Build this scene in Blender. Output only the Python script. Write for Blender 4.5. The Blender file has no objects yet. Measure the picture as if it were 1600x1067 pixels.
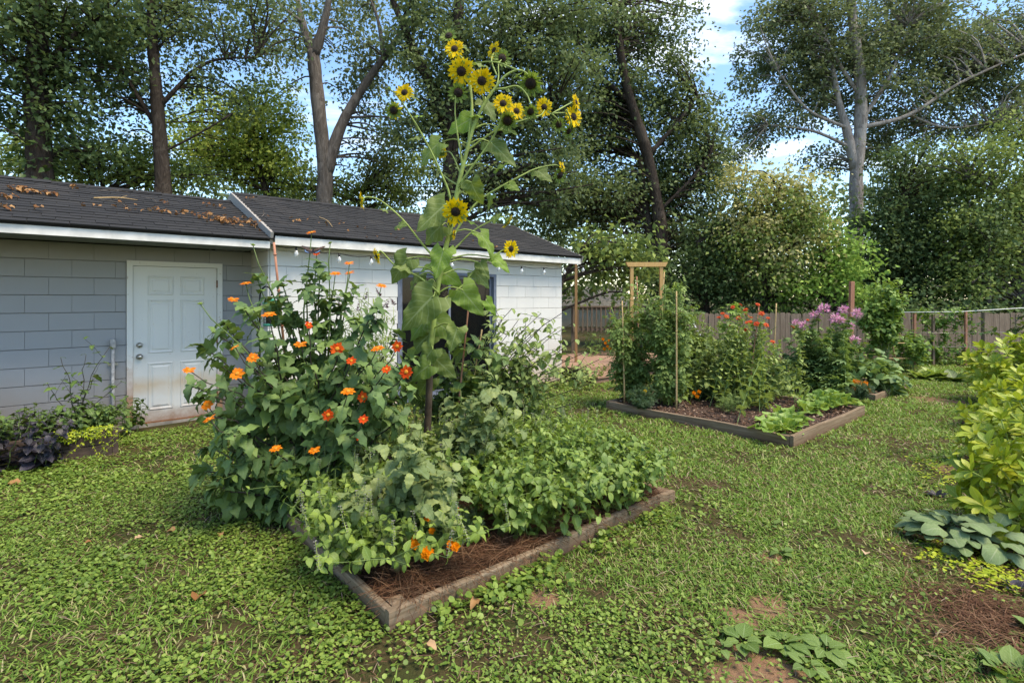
import bpy, math, random
import numpy as np
from mathutils import Vector, Matrix

# ---------------------------------------------------------------- camera, sky, sun, exposure
SC = bpy.context.scene
COL = SC.collection
F, HZ, H = 815.0, 467.0, 1.60          # focal length in photo pixels, horizon row, eye height
cam = bpy.data.cameras.new('camera'); cam.sensor_width = 36; cam.lens = 36 * F / 1600
cam.shift_y = -(533.5 - HZ) / 1600; cam.clip_start = .05; cam.clip_end = 2000
camo = bpy.data.objects.new('camera', cam); COL.objects.link(camo)
camo.location = (0, 0, H); camo.rotation_euler = (math.pi / 2, 0, 0); SC.camera = camo

SUN_EL, SUN_AZ = math.radians(62), math.radians(118)    # azimuth measured from +Y towards +X
W = bpy.data.worlds.new('World'); SC.world = W; W.use_nodes = True
nt = W.node_tree; nt.nodes.clear()
def wn(t): return nt.nodes.new(t)
out = wn('ShaderNodeOutputWorld'); bg = wn('ShaderNodeBackground'); sky = wn('ShaderNodeTexSky')
sky.sky_type = 'NISHITA'; sky.sun_disc = False; sky.sun_elevation = SUN_EL; sky.sun_rotation = SUN_AZ
sky.air_density = 1.0; sky.dust_density = .6; sky.ozone_density = 2.2
tc = wn('ShaderNodeTexCoord'); mp = wn('ShaderNodeMapping'); mp.inputs['Scale'].default_value = (1.2, 1.2, 3.2)
mp.inputs['Location'].default_value = (.35, .1, 0)
nz = wn('ShaderNodeTexNoise'); nz.inputs['Scale'].default_value = 2.1; nz.inputs['Detail'].default_value = 9
nz.inputs['Roughness'].default_value = .58; nz.inputs['Distortion'].default_value = .5
rp = wn('ShaderNodeValToRGB'); rp.color_ramp.elements[0].position = .55; rp.color_ramp.elements[1].position = .78
rp.color_ramp.elements[0].color = (0, 0, 0, 1); rp.color_ramp.elements[1].color = (.75, .75, .75, 1)
mx = wn('ShaderNodeMix'); mx.data_type = 'RGBA'; mx.inputs[7].default_value = (7.0, 7.2, 7.4, 1)
nt.links.new(tc.outputs['Generated'], mp.inputs['Vector']); nt.links.new(mp.outputs[0], nz.inputs['Vector'])
nt.links.new(nz.outputs['Fac'], rp.inputs[0]); nt.links.new(rp.outputs[0], mx.inputs[0])
hs = wn('ShaderNodeHueSaturation'); hs.inputs['Saturation'].default_value = 1.16; nt.links.new(sky.outputs[0], hs.inputs['Color']); nt.links.new(hs.outputs[0], mx.inputs[6]); nt.links.new(mx.outputs[2], bg.inputs[0])
bg.inputs[1].default_value = .14; nt.links.new(bg.outputs[0], out.inputs[0])

sl = bpy.data.lights.new('sun', 'SUN'); sl.energy = 2.3; sl.angle = math.radians(28); sl.color = (1, .93, .80)
so = bpy.data.objects.new('sun', sl); COL.objects.link(so)
sd = Vector((math.sin(SUN_AZ) * math.cos(SUN_EL), math.cos(SUN_AZ) * math.cos(SUN_EL), math.sin(SUN_EL)))
so.rotation_euler = sd.to_track_quat('Z', 'Y').to_euler()
vs = SC.view_settings; vs.view_transform = 'Standard'; vs.look = 'None'; vs.gamma = 1; vs.exposure = 1.46; vs.use_white_balance = True; vs.white_balance_temperature = 7500; vs.white_balance_tint = 10
SC.cycles.max_bounces = 6; SC.cycles.diffuse_bounces = 3; SC.cycles.glossy_bounces = 2
SC.cycles.transmission_bounces = 4; SC.cycles.transparent_max_bounces = 6
SC.cycles.use_denoising = True

# ---------------------------------------------------------------- photo pixel -> place
rng = np.random.default_rng(7)
R = random.Random(11)
def gp(px, py, z=0.0):
    Y = F * (H - z) / (py - HZ); return np.array([(px - 800) / F * Y, Y, z])
def dp(px, py, Y): return np.array([(px - 800) / F * Y, Y, H - (py - HZ) * Y / F])
D1 = np.array([.759, .651, 0]); D2 = np.array([-.651, .759, 0]); ROT = math.atan2(.651, .759)
A = lambda *a: np.array(a, float)
def nrm(v): return v / np.maximum(np.linalg.norm(v, axis=-1, keepdims=True), 1e-9)
def ground_z(x, y): return .018 * np.sin(x * 1.7 + y * .6) * np.sin(y * 1.3 - x * .4) * np.clip((y - 1) / 4, 0, 1)

# ---------------------------------------------------------------- materials
MATS = {}
def mat_base(name):
    m = bpy.data.materials.new(name); m.use_nodes = True; t = m.node_tree
    b = t.nodes['Principled BSDF']; MATS[name] = m
    return m, t, b, t.nodes['Material Output']
def N(t, k, **kw):
    n = t.nodes.new(k)
    for a, v in kw.items(): setattr(n, a, v)
    return n
def mixc(t, fac, a, b, mode='MIX'):
    n = N(t, 'ShaderNodeMix', data_type='RGBA', blend_type=mode)
    for i, v in ((0, fac), (6, a), (7, b)):
        if hasattr(v, 'node'): t.links.new(v, n.inputs[i])
        else: n.inputs[i].default_value = v if i == 0 else (*v, 1)[:4]
    return n.outputs[2]
def mth(t, op, a, b=0.0, c=0.0):
    n = N(t, 'ShaderNodeMath', operation=op)
    for i, v in enumerate((a, b, c)):
        if hasattr(v, 'node'): t.links.new(v, n.inputs[i])
        else: n.inputs[i].default_value = v
    return n.outputs[0]
def noise(t, scale, detail=4, vec=None, rough=.55, dist=0):
    n = N(t, 'ShaderNodeTexNoise'); n.inputs['Scale'].default_value = scale; n.inputs['Detail'].default_value = detail
    n.inputs['Roughness'].default_value = rough; n.inputs['Distortion'].default_value = dist
    if vec: t.links.new(vec, n.inputs['Vector'])
    return n.outputs['Fac']
def ramp(t, fac, stops):
    n = N(t, 'ShaderNodeValToRGB'); e = n.color_ramp.elements
    while len(e) < len(stops): e.new(.5)
    for i, (p, c) in enumerate(stops): e[i].position = p; e[i].color = (*c, 1)
    t.links.new(fac, n.inputs[0]); return n.outputs[0]
def coords(t, kind='Object', scale=(1, 1, 1)):
    c = N(t, 'ShaderNodeTexCoord'); m = N(t, 'ShaderNodeMapping'); m.inputs['Scale'].default_value = scale
    t.links.new(c.outputs[kind], m.inputs[0]); return m.outputs[0]
def bump(t, b, h, strength=.4, dist=.01):
    n = N(t, 'ShaderNodeBump'); n.inputs['Strength'].default_value = strength; n.inputs['Distance'].default_value = dist
    t.links.new(h, n.inputs['Height']); t.links.new(n.outputs[0], b.inputs['Normal'])
def rndval(t):
    a = N(t, 'ShaderNodeAttribute', attribute_name='rnd'); o = N(t, 'ShaderNodeObjectInfo')
    return mth(t, 'FRACT', mth(t, 'ADD', a.outputs['Fac'], o.outputs['Random']))

def leaf_mat(name, stops, vein=None, rough=.5, trans=.3, veins=True, spec=.35, spots=None, glow=(.45, .6, .05)):
    """leaf colour from a per-leaf random value, pale veins from the leaf's own uv, light through the blade"""
    m, t, b, o = mat_base(name)
    r = rndval(t); c = ramp(t, r, stops)
    uv = N(t, 'ShaderNodeUVMap'); sp = N(t, 'ShaderNodeSeparateXYZ'); t.links.new(uv.outputs[0], sp.inputs[0])
    c = mixc(t, mth(t, 'MULTIPLY', noise(t, 14, 3, uv.outputs[0]), .5), c, tuple(x * .55 for x in stops[0][1]))
    if veins:
        ax = mth(t, 'ABSOLUTE', mth(t, 'SUBTRACT', sp.outputs[0], .5))
        mid = mth(t, 'LESS_THAN', ax, .028)
        s = mth(t, 'SINE', mth(t, 'MULTIPLY', mth(t, 'SUBTRACT', sp.outputs[1], mth(t, 'MULTIPLY', ax, .7)), 44))
        sv = mth(t, 'GREATER_THAN', s, .88)
        v = mth(t, 'MAXIMUM', mid, mth(t, 'MULTIPLY', sv, .55))
        vc = vein or tuple(min(1, x * 1.9 + .03) for x in stops[-1][1])
        c = mixc(t, mth(t, 'MULTIPLY', v, .6), c, vc)
        bump(t, b, mth(t, 'SUBTRACT', noise(t, 9, 2, uv.outputs[0]), mth(t, 'MULTIPLY', v, .7)), .35, .006)
    if spots:
        n2 = noise(t, 3.2, 3, uv.outputs[0]); k = mth(t, 'GREATER_THAN', n2, spots[0])
        rr = mth(t, 'GREATER_THAN', r, .45); c = mixc(t, mth(t, 'MULTIPLY', mth(t, 'MULTIPLY', k, rr), .8), c, spots[1])
    t.links.new(c, b.inputs['Base Color']); b.inputs['Roughness'].default_value = rough
    b.inputs['Specular IOR Level'].default_value = spec
    tr = N(t, 'ShaderNodeBsdfTranslucent'); t.links.new(mixc(t, .35, c, glow, 'MIX'), tr.inputs[0])
    ms = N(t, 'ShaderNodeMixShader'); ms.inputs[0].default_value = trans
    t.links.new(b.outputs[0], ms.inputs[1]); t.links.new(tr.outputs[0], ms.inputs[2]); t.links.new(ms.outputs[0], o.inputs[0])
    return m
def plain(name, c, rough=.6, metal=0, var=.15, scale=12, bmp=.15, spec=.4):
    m, t, b, o = mat_base(name)
    n = noise(t, scale, 5, coords(t)); c2 = tuple(x * (1 - var * 2) for x in c); c3 = tuple(min(1, x * (1 + var)) for x in c)
    t.links.new(ramp(t, n, [(.3, c2), (.7, c3)]), b.inputs['Base Color'])
    b.inputs['Roughness'].default_value = rough; b.inputs['Metallic'].default_value = metal
    b.inputs['Specular IOR Level'].default_value = spec
    if bmp: bump(t, b, noise(t, scale * 5, 4, coords(t)), bmp, .005)
    return m
def petal(name, stops, trans=.3):
    return leaf_mat(name, stops, veins=False, rough=.6, trans=trans, spec=.15, glow=stops[-1][1])
def wood(name, cols, grain=(1.2, 26, 26), bmp=.5, soil=None):
    """weathered board: grain runs along the object's own x axis, each board shifted by its random value"""
    m, t, b, o = mat_base(name)
    oi = N(t, 'ShaderNodeObjectInfo'); v = N(t, 'ShaderNodeVectorMath', operation='ADD')
    t.links.new(coords(t, 'Object', grain), v.inputs[0])
    cmb = N(t, 'ShaderNodeCombineXYZ'); q = mth(t, 'MULTIPLY', oi.outputs['Random'], 37)
    for i in range(3): t.links.new(q, cmb.inputs[i])
    t.links.new(cmb.outputs[0], v.inputs[1])
    n = noise(t, 2.0, 6, v.outputs[0], .65, .6); c = ramp(t, n, [(.25, cols[0]), (.5, cols[1]), (.75, cols[2])])
    big = noise(t, 2.5, 3, coords(t)); c = mixc(t, mth(t, 'MULTIPLY', big, .45), c, cols[0])
    hue = mth(t, 'MULTIPLY', oi.outputs['Random'], .35); c = mixc(t, hue, c, tuple(x * .6 for x in cols[1]))
    if soil:
        g = N(t, 'ShaderNodeNewGeometry'); sp = N(t, 'ShaderNodeSeparateXYZ'); t.links.new(g.outputs['Position'], sp.inputs[0])
        mr = N(t, 'ShaderNodeMapRange'); mr.inputs[1].default_value = .07; mr.inputs[2].default_value = 0.0
        t.links.new(mth(t, 'ADD', sp.outputs[2], mth(t, 'MULTIPLY', mth(t, 'SUBTRACT', big, .5), .15)), mr.inputs[0])
        c = mixc(t, mth(t, 'MULTIPLY', mr.outputs[0], .7), c, soil)
    t.links.new(c, b.inputs['Base Color']); b.inputs['Roughness'].default_value = .85; b.inputs['Specular IOR Level'].default_value = .2
    bump(t, b, n, bmp, .006); return m

def painted_block(name, c, dirt, joint=.0):
    m, t, b, o = mat_base(name)
    oi = N(t, 'ShaderNodeObjectInfo'); g = N(t, 'ShaderNodeNewGeometry'); pos = g.outputs['Position']
    sp = N(t, 'ShaderNodeSeparateXYZ'); t.links.new(pos, sp.inputs[0])
    n = noise(t, 3.2, 6, pos); k = mixc(t, mth(t, 'MULTIPLY', n, .35), c, tuple(x * .78 for x in c))
    k = mixc(t, mth(t, 'MULTIPLY', oi.outputs['Random'], .16), k, tuple(x * .72 for x in c))
    mr = N(t, 'ShaderNodeMapRange'); mr.inputs[1].default_value = .75; mr.inputs[2].default_value = .05
    t.links.new(mth(t, 'ADD', sp.outputs[2], mth(t, 'MULTIPLY', mth(t, 'SUBTRACT', noise(t, 2.2, 6, pos), .5), .7)), mr.inputs[0])
    k = mixc(t, mth(t, 'MULTIPLY', mr.outputs[0], .75), k, dirt)
    t.links.new(k, b.inputs['Base Color']); b.inputs['Roughness'].default_value = .75; b.inputs['Specular IOR Level'].default_value = .25
    bump(t, b, noise(t, 130, 4, pos), .55, .004); return m

painted_block('grey_block', (.32, .325, .335), (.22, .17, .13))
painted_block('white_block', (.62, .61, .585), (.42, .31, .2))
plain('grey_mortar', (.23, .235, .245), .85); plain('white_mortar', (.58, .58, .57), .85)
plain('white_trim', (.62, .61, .58), .6, var=.12, scale=5)
wood('verge_paint', [(.22, .20, .18), (.36, .34, .31), (.46, .43, .40)], bmp=.3)
plain('soffit', (.20, .21, .20), .8)
plain('concrete', (.32, .29, .25), .9, var=.25, scale=7, bmp=.5)
plain('black_metal', (.012, .012, .013), .45, .6, var=.1); plain('steel', (.42, .40, .36), .35, .9, var=.2)
plain('rust', (.22, .085, .03), .85, var=.3, scale=30); plain('pipe_paint', (.46, .44, .42), .6, var=.25, scale=25)
plain('blue_frame', (.13, .15, .20), .5, var=.15)
plain('feeder_green', (.02, .20, .13), .4); plain('seed', (.06, .035, .018), .9, scale=60, var=.4)
plain('white_plastic', (.75, .76, .76), .4, var=.05)
plain('interior', (.05, .05, .055), .9)
# door paint: off-white steel with rust bleeding from the lower edge and rust marks at the panels
def door_paint():
    m, t, b, o = mat_base('door_paint')
    co = coords(t); sp = N(t, 'ShaderNodeSeparateXYZ'); t.links.new(co, sp.inputs[0]); g = N(t, 'ShaderNodeNewGeometry')
    s2 = N(t, 'ShaderNodeSeparateXYZ'); t.links.new(g.outputs['Position'], s2.inputs[0]); pos = g.outputs['Position']
    c = mixc(t, noise(t, 1.6, 5, pos), (.70, .69, .65), (.56, .56, .55))
    n = noise(t, 5, 7, pos, .7); z = s2.outputs[2]
    def band(z0, z1, wob):
        mr = N(t, 'ShaderNodeMapRange'); mr.inputs[1].default_value = z0; mr.inputs[2].default_value = z1
        t.links.new(mth(t, 'ADD', z, mth(t, 'MULTIPLY', mth(t, 'SUBTRACT', n, .5), wob)), mr.inputs[0]); return mr.outputs[0]
    c = mixc(t, mth(t, 'MULTIPLY', band(.26, .02, .35), .95), c, (.22, .10, .04))
    mid = mth(t, 'MULTIPLY', band(.34, .50, .2), band(.64, .52, .2))
    c = mixc(t, mth(t, 'MULTIPLY', mth(t, 'MULTIPLY', mid, noise(t, 3, 5, pos)), 1.0), c, (.50, .30, .10))
    c = mixc(t, mth(t, 'MULTIPLY', mth(t, 'GREATER_THAN', noise(t, 34, 6, pos), .70), .45), c, (.36, .2, .1))
    t.links.new(c, b.inputs['Base Color']); b.inputs['Roughness'].default_value = .5
    bump(t, b, noise(t, 60, 4, pos), .12, .003)
door_paint()
def frame_paint():
    m, t, b, o = mat_base('frame_paint'); g = N(t, 'ShaderNodeNewGeometry'); pos = g.outputs['Position']
    s2 = N(t, 'ShaderNodeSeparateXYZ'); t.links.new(pos, s2.inputs[0]); n = noise(t, 7, 7, pos, .7)
    mr = N(t, 'ShaderNodeMapRange'); mr.inputs[1].default_value = .85; mr.inputs[2].default_value = .25
    t.links.new(mth(t, 'ADD', s2.outputs[2], mth(t, 'MULTIPLY', mth(t, 'SUBTRACT', n, .5), .9)), mr.inputs[0])
    c = mixc(t, mth(t, 'MULTIPLY', mr.outputs[0], .9), (.66, .65, .62), (.33, .15, .06))
    c = mixc(t, mth(t, 'MULTIPLY', mth(t, 'GREATER_THAN', noise(t, 22, 5, pos), .66), .5), c, (.3, .15, .08))
    t.links.new(c, b.inputs['Base Color']); b.inputs['Roughness'].default_value = .6
frame_paint()
def glass_mat():
    m, t, b, o = mat_base('dark_glass')
    b.inputs['Base Color'].default_value = (.01, .011, .013, 1); b.inputs['Roughness'].default_value = .04
    tr = N(t, 'ShaderNodeBsdfTransparent'); tr.inputs[0].default_value = (.5, .52, .52, 1); ms = N(t, 'ShaderNodeMixShader'); ms.inputs[0].default_value = .45
    t.links.new(b.outputs[0], ms.inputs[2]); t.links.new(tr.outputs[0], ms.inputs[1]); t.links.new(ms.outputs[0], o.inputs[0])
    m, t, b, o = mat_base('bulb_glass'); b.inputs['Base Color'].default_value = (.8, .82, .82, 1); b.inputs['Roughness'].default_value = .06
    b.inputs['Transmission Weight'].default_value = .55
glass_mat()
def shingle_mat():
    m, t, b, o = mat_base('shingle'); r = rndval(t); g = N(t, 'ShaderNodeNewGeometry'); pos = g.outputs['Position']
    c = ramp(t, r, [(0, (.004, .004, .0045)), (.5, (.007, .007, .0075)), (1, (.013, .0125, .0125))])
    c = mixc(t, mth(t, 'MULTIPLY', mth(t, 'GREATER_THAN', noise(t, 1.3, 6, pos), .57), .3), c, (.035, .03, .027))
    c = mixc(t, mth(t, 'MULTIPLY', noise(t, 260, 2, pos), .3), c, (.02, .02, .02))
    t.links.new(c, b.inputs['Base Color']); b.inputs['Roughness'].default_value = .9; bump(t, b, noise(t, 300, 2, pos), .4, .003)
shingle_mat()
wood('bed_board', [(.085, .058, .036), (.24, .175, .115), (.42, .335, .25)], soil=(.10, .05, .03))
wood('corner_post', [(.10, .07, .045), (.22, .155, .10), (.36, .28, .20)], grain=(26, 26, 3))
wood('fence_wood', [(.10, .074, .054), (.23, .172, .128), (.36, .28, .215)], grain=(26, 26, 1.5), soil=(.13, .075, .05))
wood('new_pine', [(.42, .24, .09), (.55, .34, .14), (.62, .41, .19)], grain=(20, 20, 1.6), bmp=.15)
wood('deck_wood', [(.22, .13, .09), (.33, .21, .15), (.42, .29, .22)], bmp=.3)
wood('rail_wood', [(.12, .085, .06), (.21, .15, .11), (.28, .21, .16)], grain=(24, 24, 2))
wood('post_wood', [(.20, .11, .05), (.31, .18, .085), (.38, .24, .12)], grain=(24, 24, 2))
wood('stake_wood', [(.30, .13, .08), (.42, .20, .13), (.5, .27, .19)], grain=(24, 24, 3), bmp=.2)
wood('bamboo', [(.36, .24, .11), (.48, .34, .17), (.56, .42, .24)], grain=(18, 18, 6), bmp=.15)
wood('planter_wood', [(.05, .035, .03), (.10, .07, .055), (.16, .115, .09)])
plain('cord_black', (.01, .01, .01), .6)
plain('dark_void', (.004, .004, .004), .9, bmp=0)
def bark(name, c0, c1, c2, sc=(5, 5, 1.4), moss=None):
    m, t, b, o = mat_base(name); v = coords(t, 'Object', sc); n = noise(t, 2.6, 8, v, .68, 1.2)
    c = ramp(t, n, [(.3, c0), (.52, c1), (.72, c2)])
    c = mixc(t, mth(t, 'MULTIPLY', mth(t, 'GREATER_THAN', noise(t, 1.1, 5, coords(t)), .56), .45), c, moss or c2)
    t.links.new(c, b.inputs['Base Color']); b.inputs['Roughness'].default_value = .95; b.inputs['Specular IOR Level'].default_value = .15
    bump(t, b, n, .9, .05)
bark('bark_dark', (.018, .013, .011), (.045, .035, .028), (.085, .07, .058))
bark('bark_grey', (.05, .042, .036), (.11, .095, .082), (.18, .16, .145), (4, 4, 1.0))
bark('bark_pale', (.13, .11, .095), (.27, .24, .215), (.40, .37, .34), (3, 3, .9))
plain('stem_green', (.11, .17, .045), .6, var=.2); plain('stem_pale', (.25, .33, .08), .6, var=.2)
plain('stem_brown', (.065, .045, .028), .85, var=.3, bmp=.5); plain('stem_purple', (.05, .04, .03), .7, var=.3)
# foliage colours
leaf_mat('sunflower_leaf', [(0, (0.119, 0.172, 0.036)), (.55, (0.158, 0.221, 0.050)), (1, (0.190, 0.342, 0.027))], (.28, .34, .16), .6, .3, spots=(.70, (.16, .09, .03)))
leaf_mat('tithonia_leaf', [(0, (0.078, 0.141, 0.046)), (.6, (0.127, 0.215, 0.061)), (1, (0.209, 0.316, 0.080))], (.12, .19, .09), .55, .22)
leaf_mat('basil_leaf', [(0, (0.109, 0.187, 0.032)), (.6, (0.181, 0.284, 0.046)), (1, (0.290, 0.392, 0.067))], (.20, .32, .12), .42, .28, spec=.45)
leaf_mat('basil_light', [(0, (0.127, 0.199, 0.032)), (.6, (0.200, 0.299, 0.049)), (1, (0.309, 0.414, 0.071))], (.25, .38, .14), .45, .3)
leaf_mat('tomatillo_leaf', [(0, (0.129, 0.185, 0.062)), (.6, (0.198, 0.253, 0.085)), (1, (0.300, 0.354, 0.117))], (.20, .28, .17), .6, .24)
leaf_mat('shrub_leaf', [(0, (0.130, 0.193, 0.062)), (.6, (0.212, 0.289, 0.086)), (1, (0.330, 0.405, 0.110))], None, .6, .25)
leaf_mat('marigold_leaf', [(0, (0.026, 0.065, 0.029)), (.6, (0.046, 0.098, 0.039)), (1, (0.072, 0.143, 0.052))], None, .6, .2, veins=False)
leaf_mat('tomato_leaf', [(0, (0.093, 0.159, 0.040)), (.6, (0.156, 0.232, 0.059)), (1, (0.247, 0.353, 0.086))], None, .65, .25, veins=False)
leaf_mat('cleome_leaf', [(0, (0.097, 0.171, 0.061)), (.6, (0.160, 0.262, 0.087)), (1, (0.256, 0.384, 0.120))], None, .6, .25, veins=False)
leaf_mat('bean_leaf', [(0, (0.077, 0.155, 0.031)), (.6, (0.130, 0.233, 0.044)), (1, (0.225, 0.358, 0.062))], None, .55, .28, veins=False)
leaf_mat('lettuce_leaf', [(0, (.13, .24, .035)), (.6, (.20, .34, .055)), (1, (.28, .42, .09))], (.40, .50, .22), .45, .32)
leaf_mat('yellow_leaf', [(0, (.18, .29, .018)), (.5, (.36, .45, .025)), (1, (.56, .58, .05))], (.5, .5, .12), .4, .3, spec=.5)
leaf_mat('fuzzy_leaf', [(0, (.13, .195, .085)), (.6, (.175, .245, .115)), (1, (.24, .31, .16))], (.27, .31, .19), .9, .12, spec=.1)
leaf_mat('purple_leaf', [(0, (.008, .007, .011)), (.6, (.020, .017, .028)), (1, (.045, .04, .06))], (.1, .09, .13), .4, .1)
leaf_mat('lime_leaf', [(0, (.28, .38, .02)), (1, (.48, .52, .04))], None, .5, .3, veins=False)
leaf_mat('dark_leaf', [(0, (0.043, 0.082, 0.023)), (.6, (0.074, 0.136, 0.032)), (1, (0.136, 0.217, 0.050))], None, .45, .22)
leaf_mat('hosta_leaf', [(0, (.15, .26, .04)), (.6, (.26, .36, .07)), (1, (.40, .45, .16))], None, .5, .28)
leaf_mat('weed_leaf', [(0, (0.090, 0.162, 0.030)), (1, (0.180, 0.270, 0.060))], (.25, .34, .15), .6, .25)
leaf_mat('ivy_leaf', [(0, (0.027, 0.053, 0.021)), (.6, (0.048, 0.093, 0.033)), (1, (0.105, 0.180, 0.053))], None, .4, .2, veins=False)
for nm, s in {
    'oak': [(0, (0.077, 0.121, 0.050)), (.6, (0.158, 0.213, 0.090)), (1, (0.276, 0.353, 0.138))],
    'maple': [(0, (0.100, 0.157, 0.048)), (.6, (0.205, 0.287, 0.071)), (1, (0.394, 0.486, 0.118))],
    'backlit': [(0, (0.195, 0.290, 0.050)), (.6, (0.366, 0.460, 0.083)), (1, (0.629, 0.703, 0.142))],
    'beech': [(0, (0.119, 0.155, 0.076)), (.6, (0.215, 0.262, 0.123)), (1, (0.366, 0.412, 0.202))],
    'evergreen': [(0, (0.053, 0.096, 0.038)), (.6, (0.105, 0.170, 0.060)), (1, (0.195, 0.279, 0.096))],
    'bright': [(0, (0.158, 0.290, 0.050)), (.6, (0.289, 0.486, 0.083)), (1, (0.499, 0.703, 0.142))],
    'wood_far': [(0, (0.057, 0.093, 0.042)), (.6, (0.119, 0.170, 0.071)), (1, (0.224, 0.290, 0.118))]}.items():
    leaf_mat('crown_' + nm, s, None, .6, .34, veins=False, spec=.2, glow=(.24, .33, .10))
leaf_mat('crown_blossom', [(0, (.38, .36, .14)), (1, (.58, .54, .26))], None, .7, .3, veins=False)
petal('sun_petal', [(0, (.80, .52, .006)), (.5, (.88, .64, .010)), (1, (.92, .72, .03))], .35)
petal('dry_petal', [(0, (.14, .045, .01)), (.5, (.28, .09, .015)), (1, (.42, .18, .02))])
plain('sun_disc', (.035, .018, .008), .9, var=.5, scale=120, bmp=.8); plain('sun_disc_mid', (.011, .006, .004), .9, var=.3, scale=120)
petal('tithonia_petal', [(0, (.70, .17, .008)), (.5, (.78, .22, .012)), (1, (.82, .27, .02))])
petal('tithonia_red', [(0, (.62, .055, .006)), (.5, (.72, .085, .008)), (1, (.76, .12, .012))])
plain('pollen', (.62, .24, .015), .8, var=.4, scale=150)
petal('marigold_petal', [(0, (.70, .17, .004)), (.5, (.80, .26, .006)), (1, (.85, .36, .01))])
petal('yellow_petal', [(0, (.75, .50, .01)), (1, (.85, .62, .03))])
petal('zinnia_petal', [(0, (.46, .045, .02)), (.5, (.60, .075, .025)), (1, (.66, .16, .03))])
petal('cleome_petal', [(0, (.66, .20, .42)), (.5, (.78, .38, .56)), (1, (.85, .62, .72))])
petal('burgundy_petal', [(0, (.075, .012, .03)), (1, (.15, .03, .06))])
petal('pale_spike', [(0, (.20, .22, .17)), (1, (.38, .36, .33))])
petal('butterfly_dark', [(0, (.012, .010, .012)), (1, (.03, .025, .03))], .1); petal('butterfly_brown', [(0, (.09, .055, .04)), (1, (.16, .11, .085))], .2)
petal('butterfly_blue', [(0, (.10, .20, .38)), (1, (.2, .32, .5))], .1)
petal('litter', [(0, (.13, .055, .022)), (.5, (.27, .13, .05)), (1, (.46, .27, .12))], .15)
petal('pale_litter', [(0, (.42, .26, .14)), (1, (.6, .46, .32))], .15)
petal('pine_straw', [(0, (.06, .026, .014)), (.5, (.13, .06, .032)), (1, (.26, .155, .09))], .05)
petal('mulch_chip', [(0, (.07, .035, .02)), (.6, (.17, .09, .055)), (1, (.42, .32, .24))], .02)
leaf_mat('grass', [(0, (.08, .165, .024)), (.5, (.16, .285, .042)), (.85, (.28, .40, .085)), (.91, (.40, .36, .16)), (1, (.48, .42, .24))], None, .6, .28, veins=False, spec=.2)
leaf_mat('clover', [(0, (.075, .14, .022)), (.5, (.155, .25, .04)), (1, (.31, .41, .085))], None, .5, .28, veins=False)
plain('bed_soil', (.055, .03, .02), .95, var=.4, scale=18, bmp=.9)
def soil():
    m, t, b, o = mat_base('soil'); g = N(t, 'ShaderNodeNewGeometry'); pos = g.outputs['Position']
    c = ramp(t, noise(t, 1.6, 8, pos, .65), [(.36, (.045, .060, .016)), (.50, (.070, .064, .024)), (.64, (.105, .070, .038)), (.76, (.16, .10, .06))])
    c = mixc(t, mth(t, 'MULTIPLY', noise(t, 55, 5, pos, .7), .55), c, (.028, .026, .012))
    # bare clay spots worn into the lawn
    for (px, py, r) in [(1205, 950, .13), (1190, 1045, .20), (1160, 965, .10), (1215, 875, .12), (1470, 625, .35), (1490, 735, .16), (850, 935, .10)]:
        p = gp(px, py); d = N(t, 'ShaderNodeVectorMath', operation='DISTANCE'); t.links.new(pos, d.inputs[0]); d.inputs[1].default_value = (p[0], p[1], 0)
        dd = mth(t, 'ADD', d.outputs['Value'], mth(t, 'MULTIPLY', mth(t, 'SUBTRACT', noise(t, 6, 4, pos), .5), r * 2.6))
        mr = N(t, 'ShaderNodeMapRange'); mr.inputs[1].default_value = r * 1.15; mr.inputs[2].default_value = r * .7; t.links.new(dd, mr.inputs[0])
        c = mixc(t, mth(t, 'MULTIPLY', mr.outputs[0], .85), c, (.27, .155, .095))
    t.links.new(c, b.inputs['Base Color']); b.inputs['Roughness'].default_value = .95; b.inputs['Specular IOR Level'].default_value = .1
    bump(t, b, noise(t, 40, 6, pos, .7), .9, .03)
soil()

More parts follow.
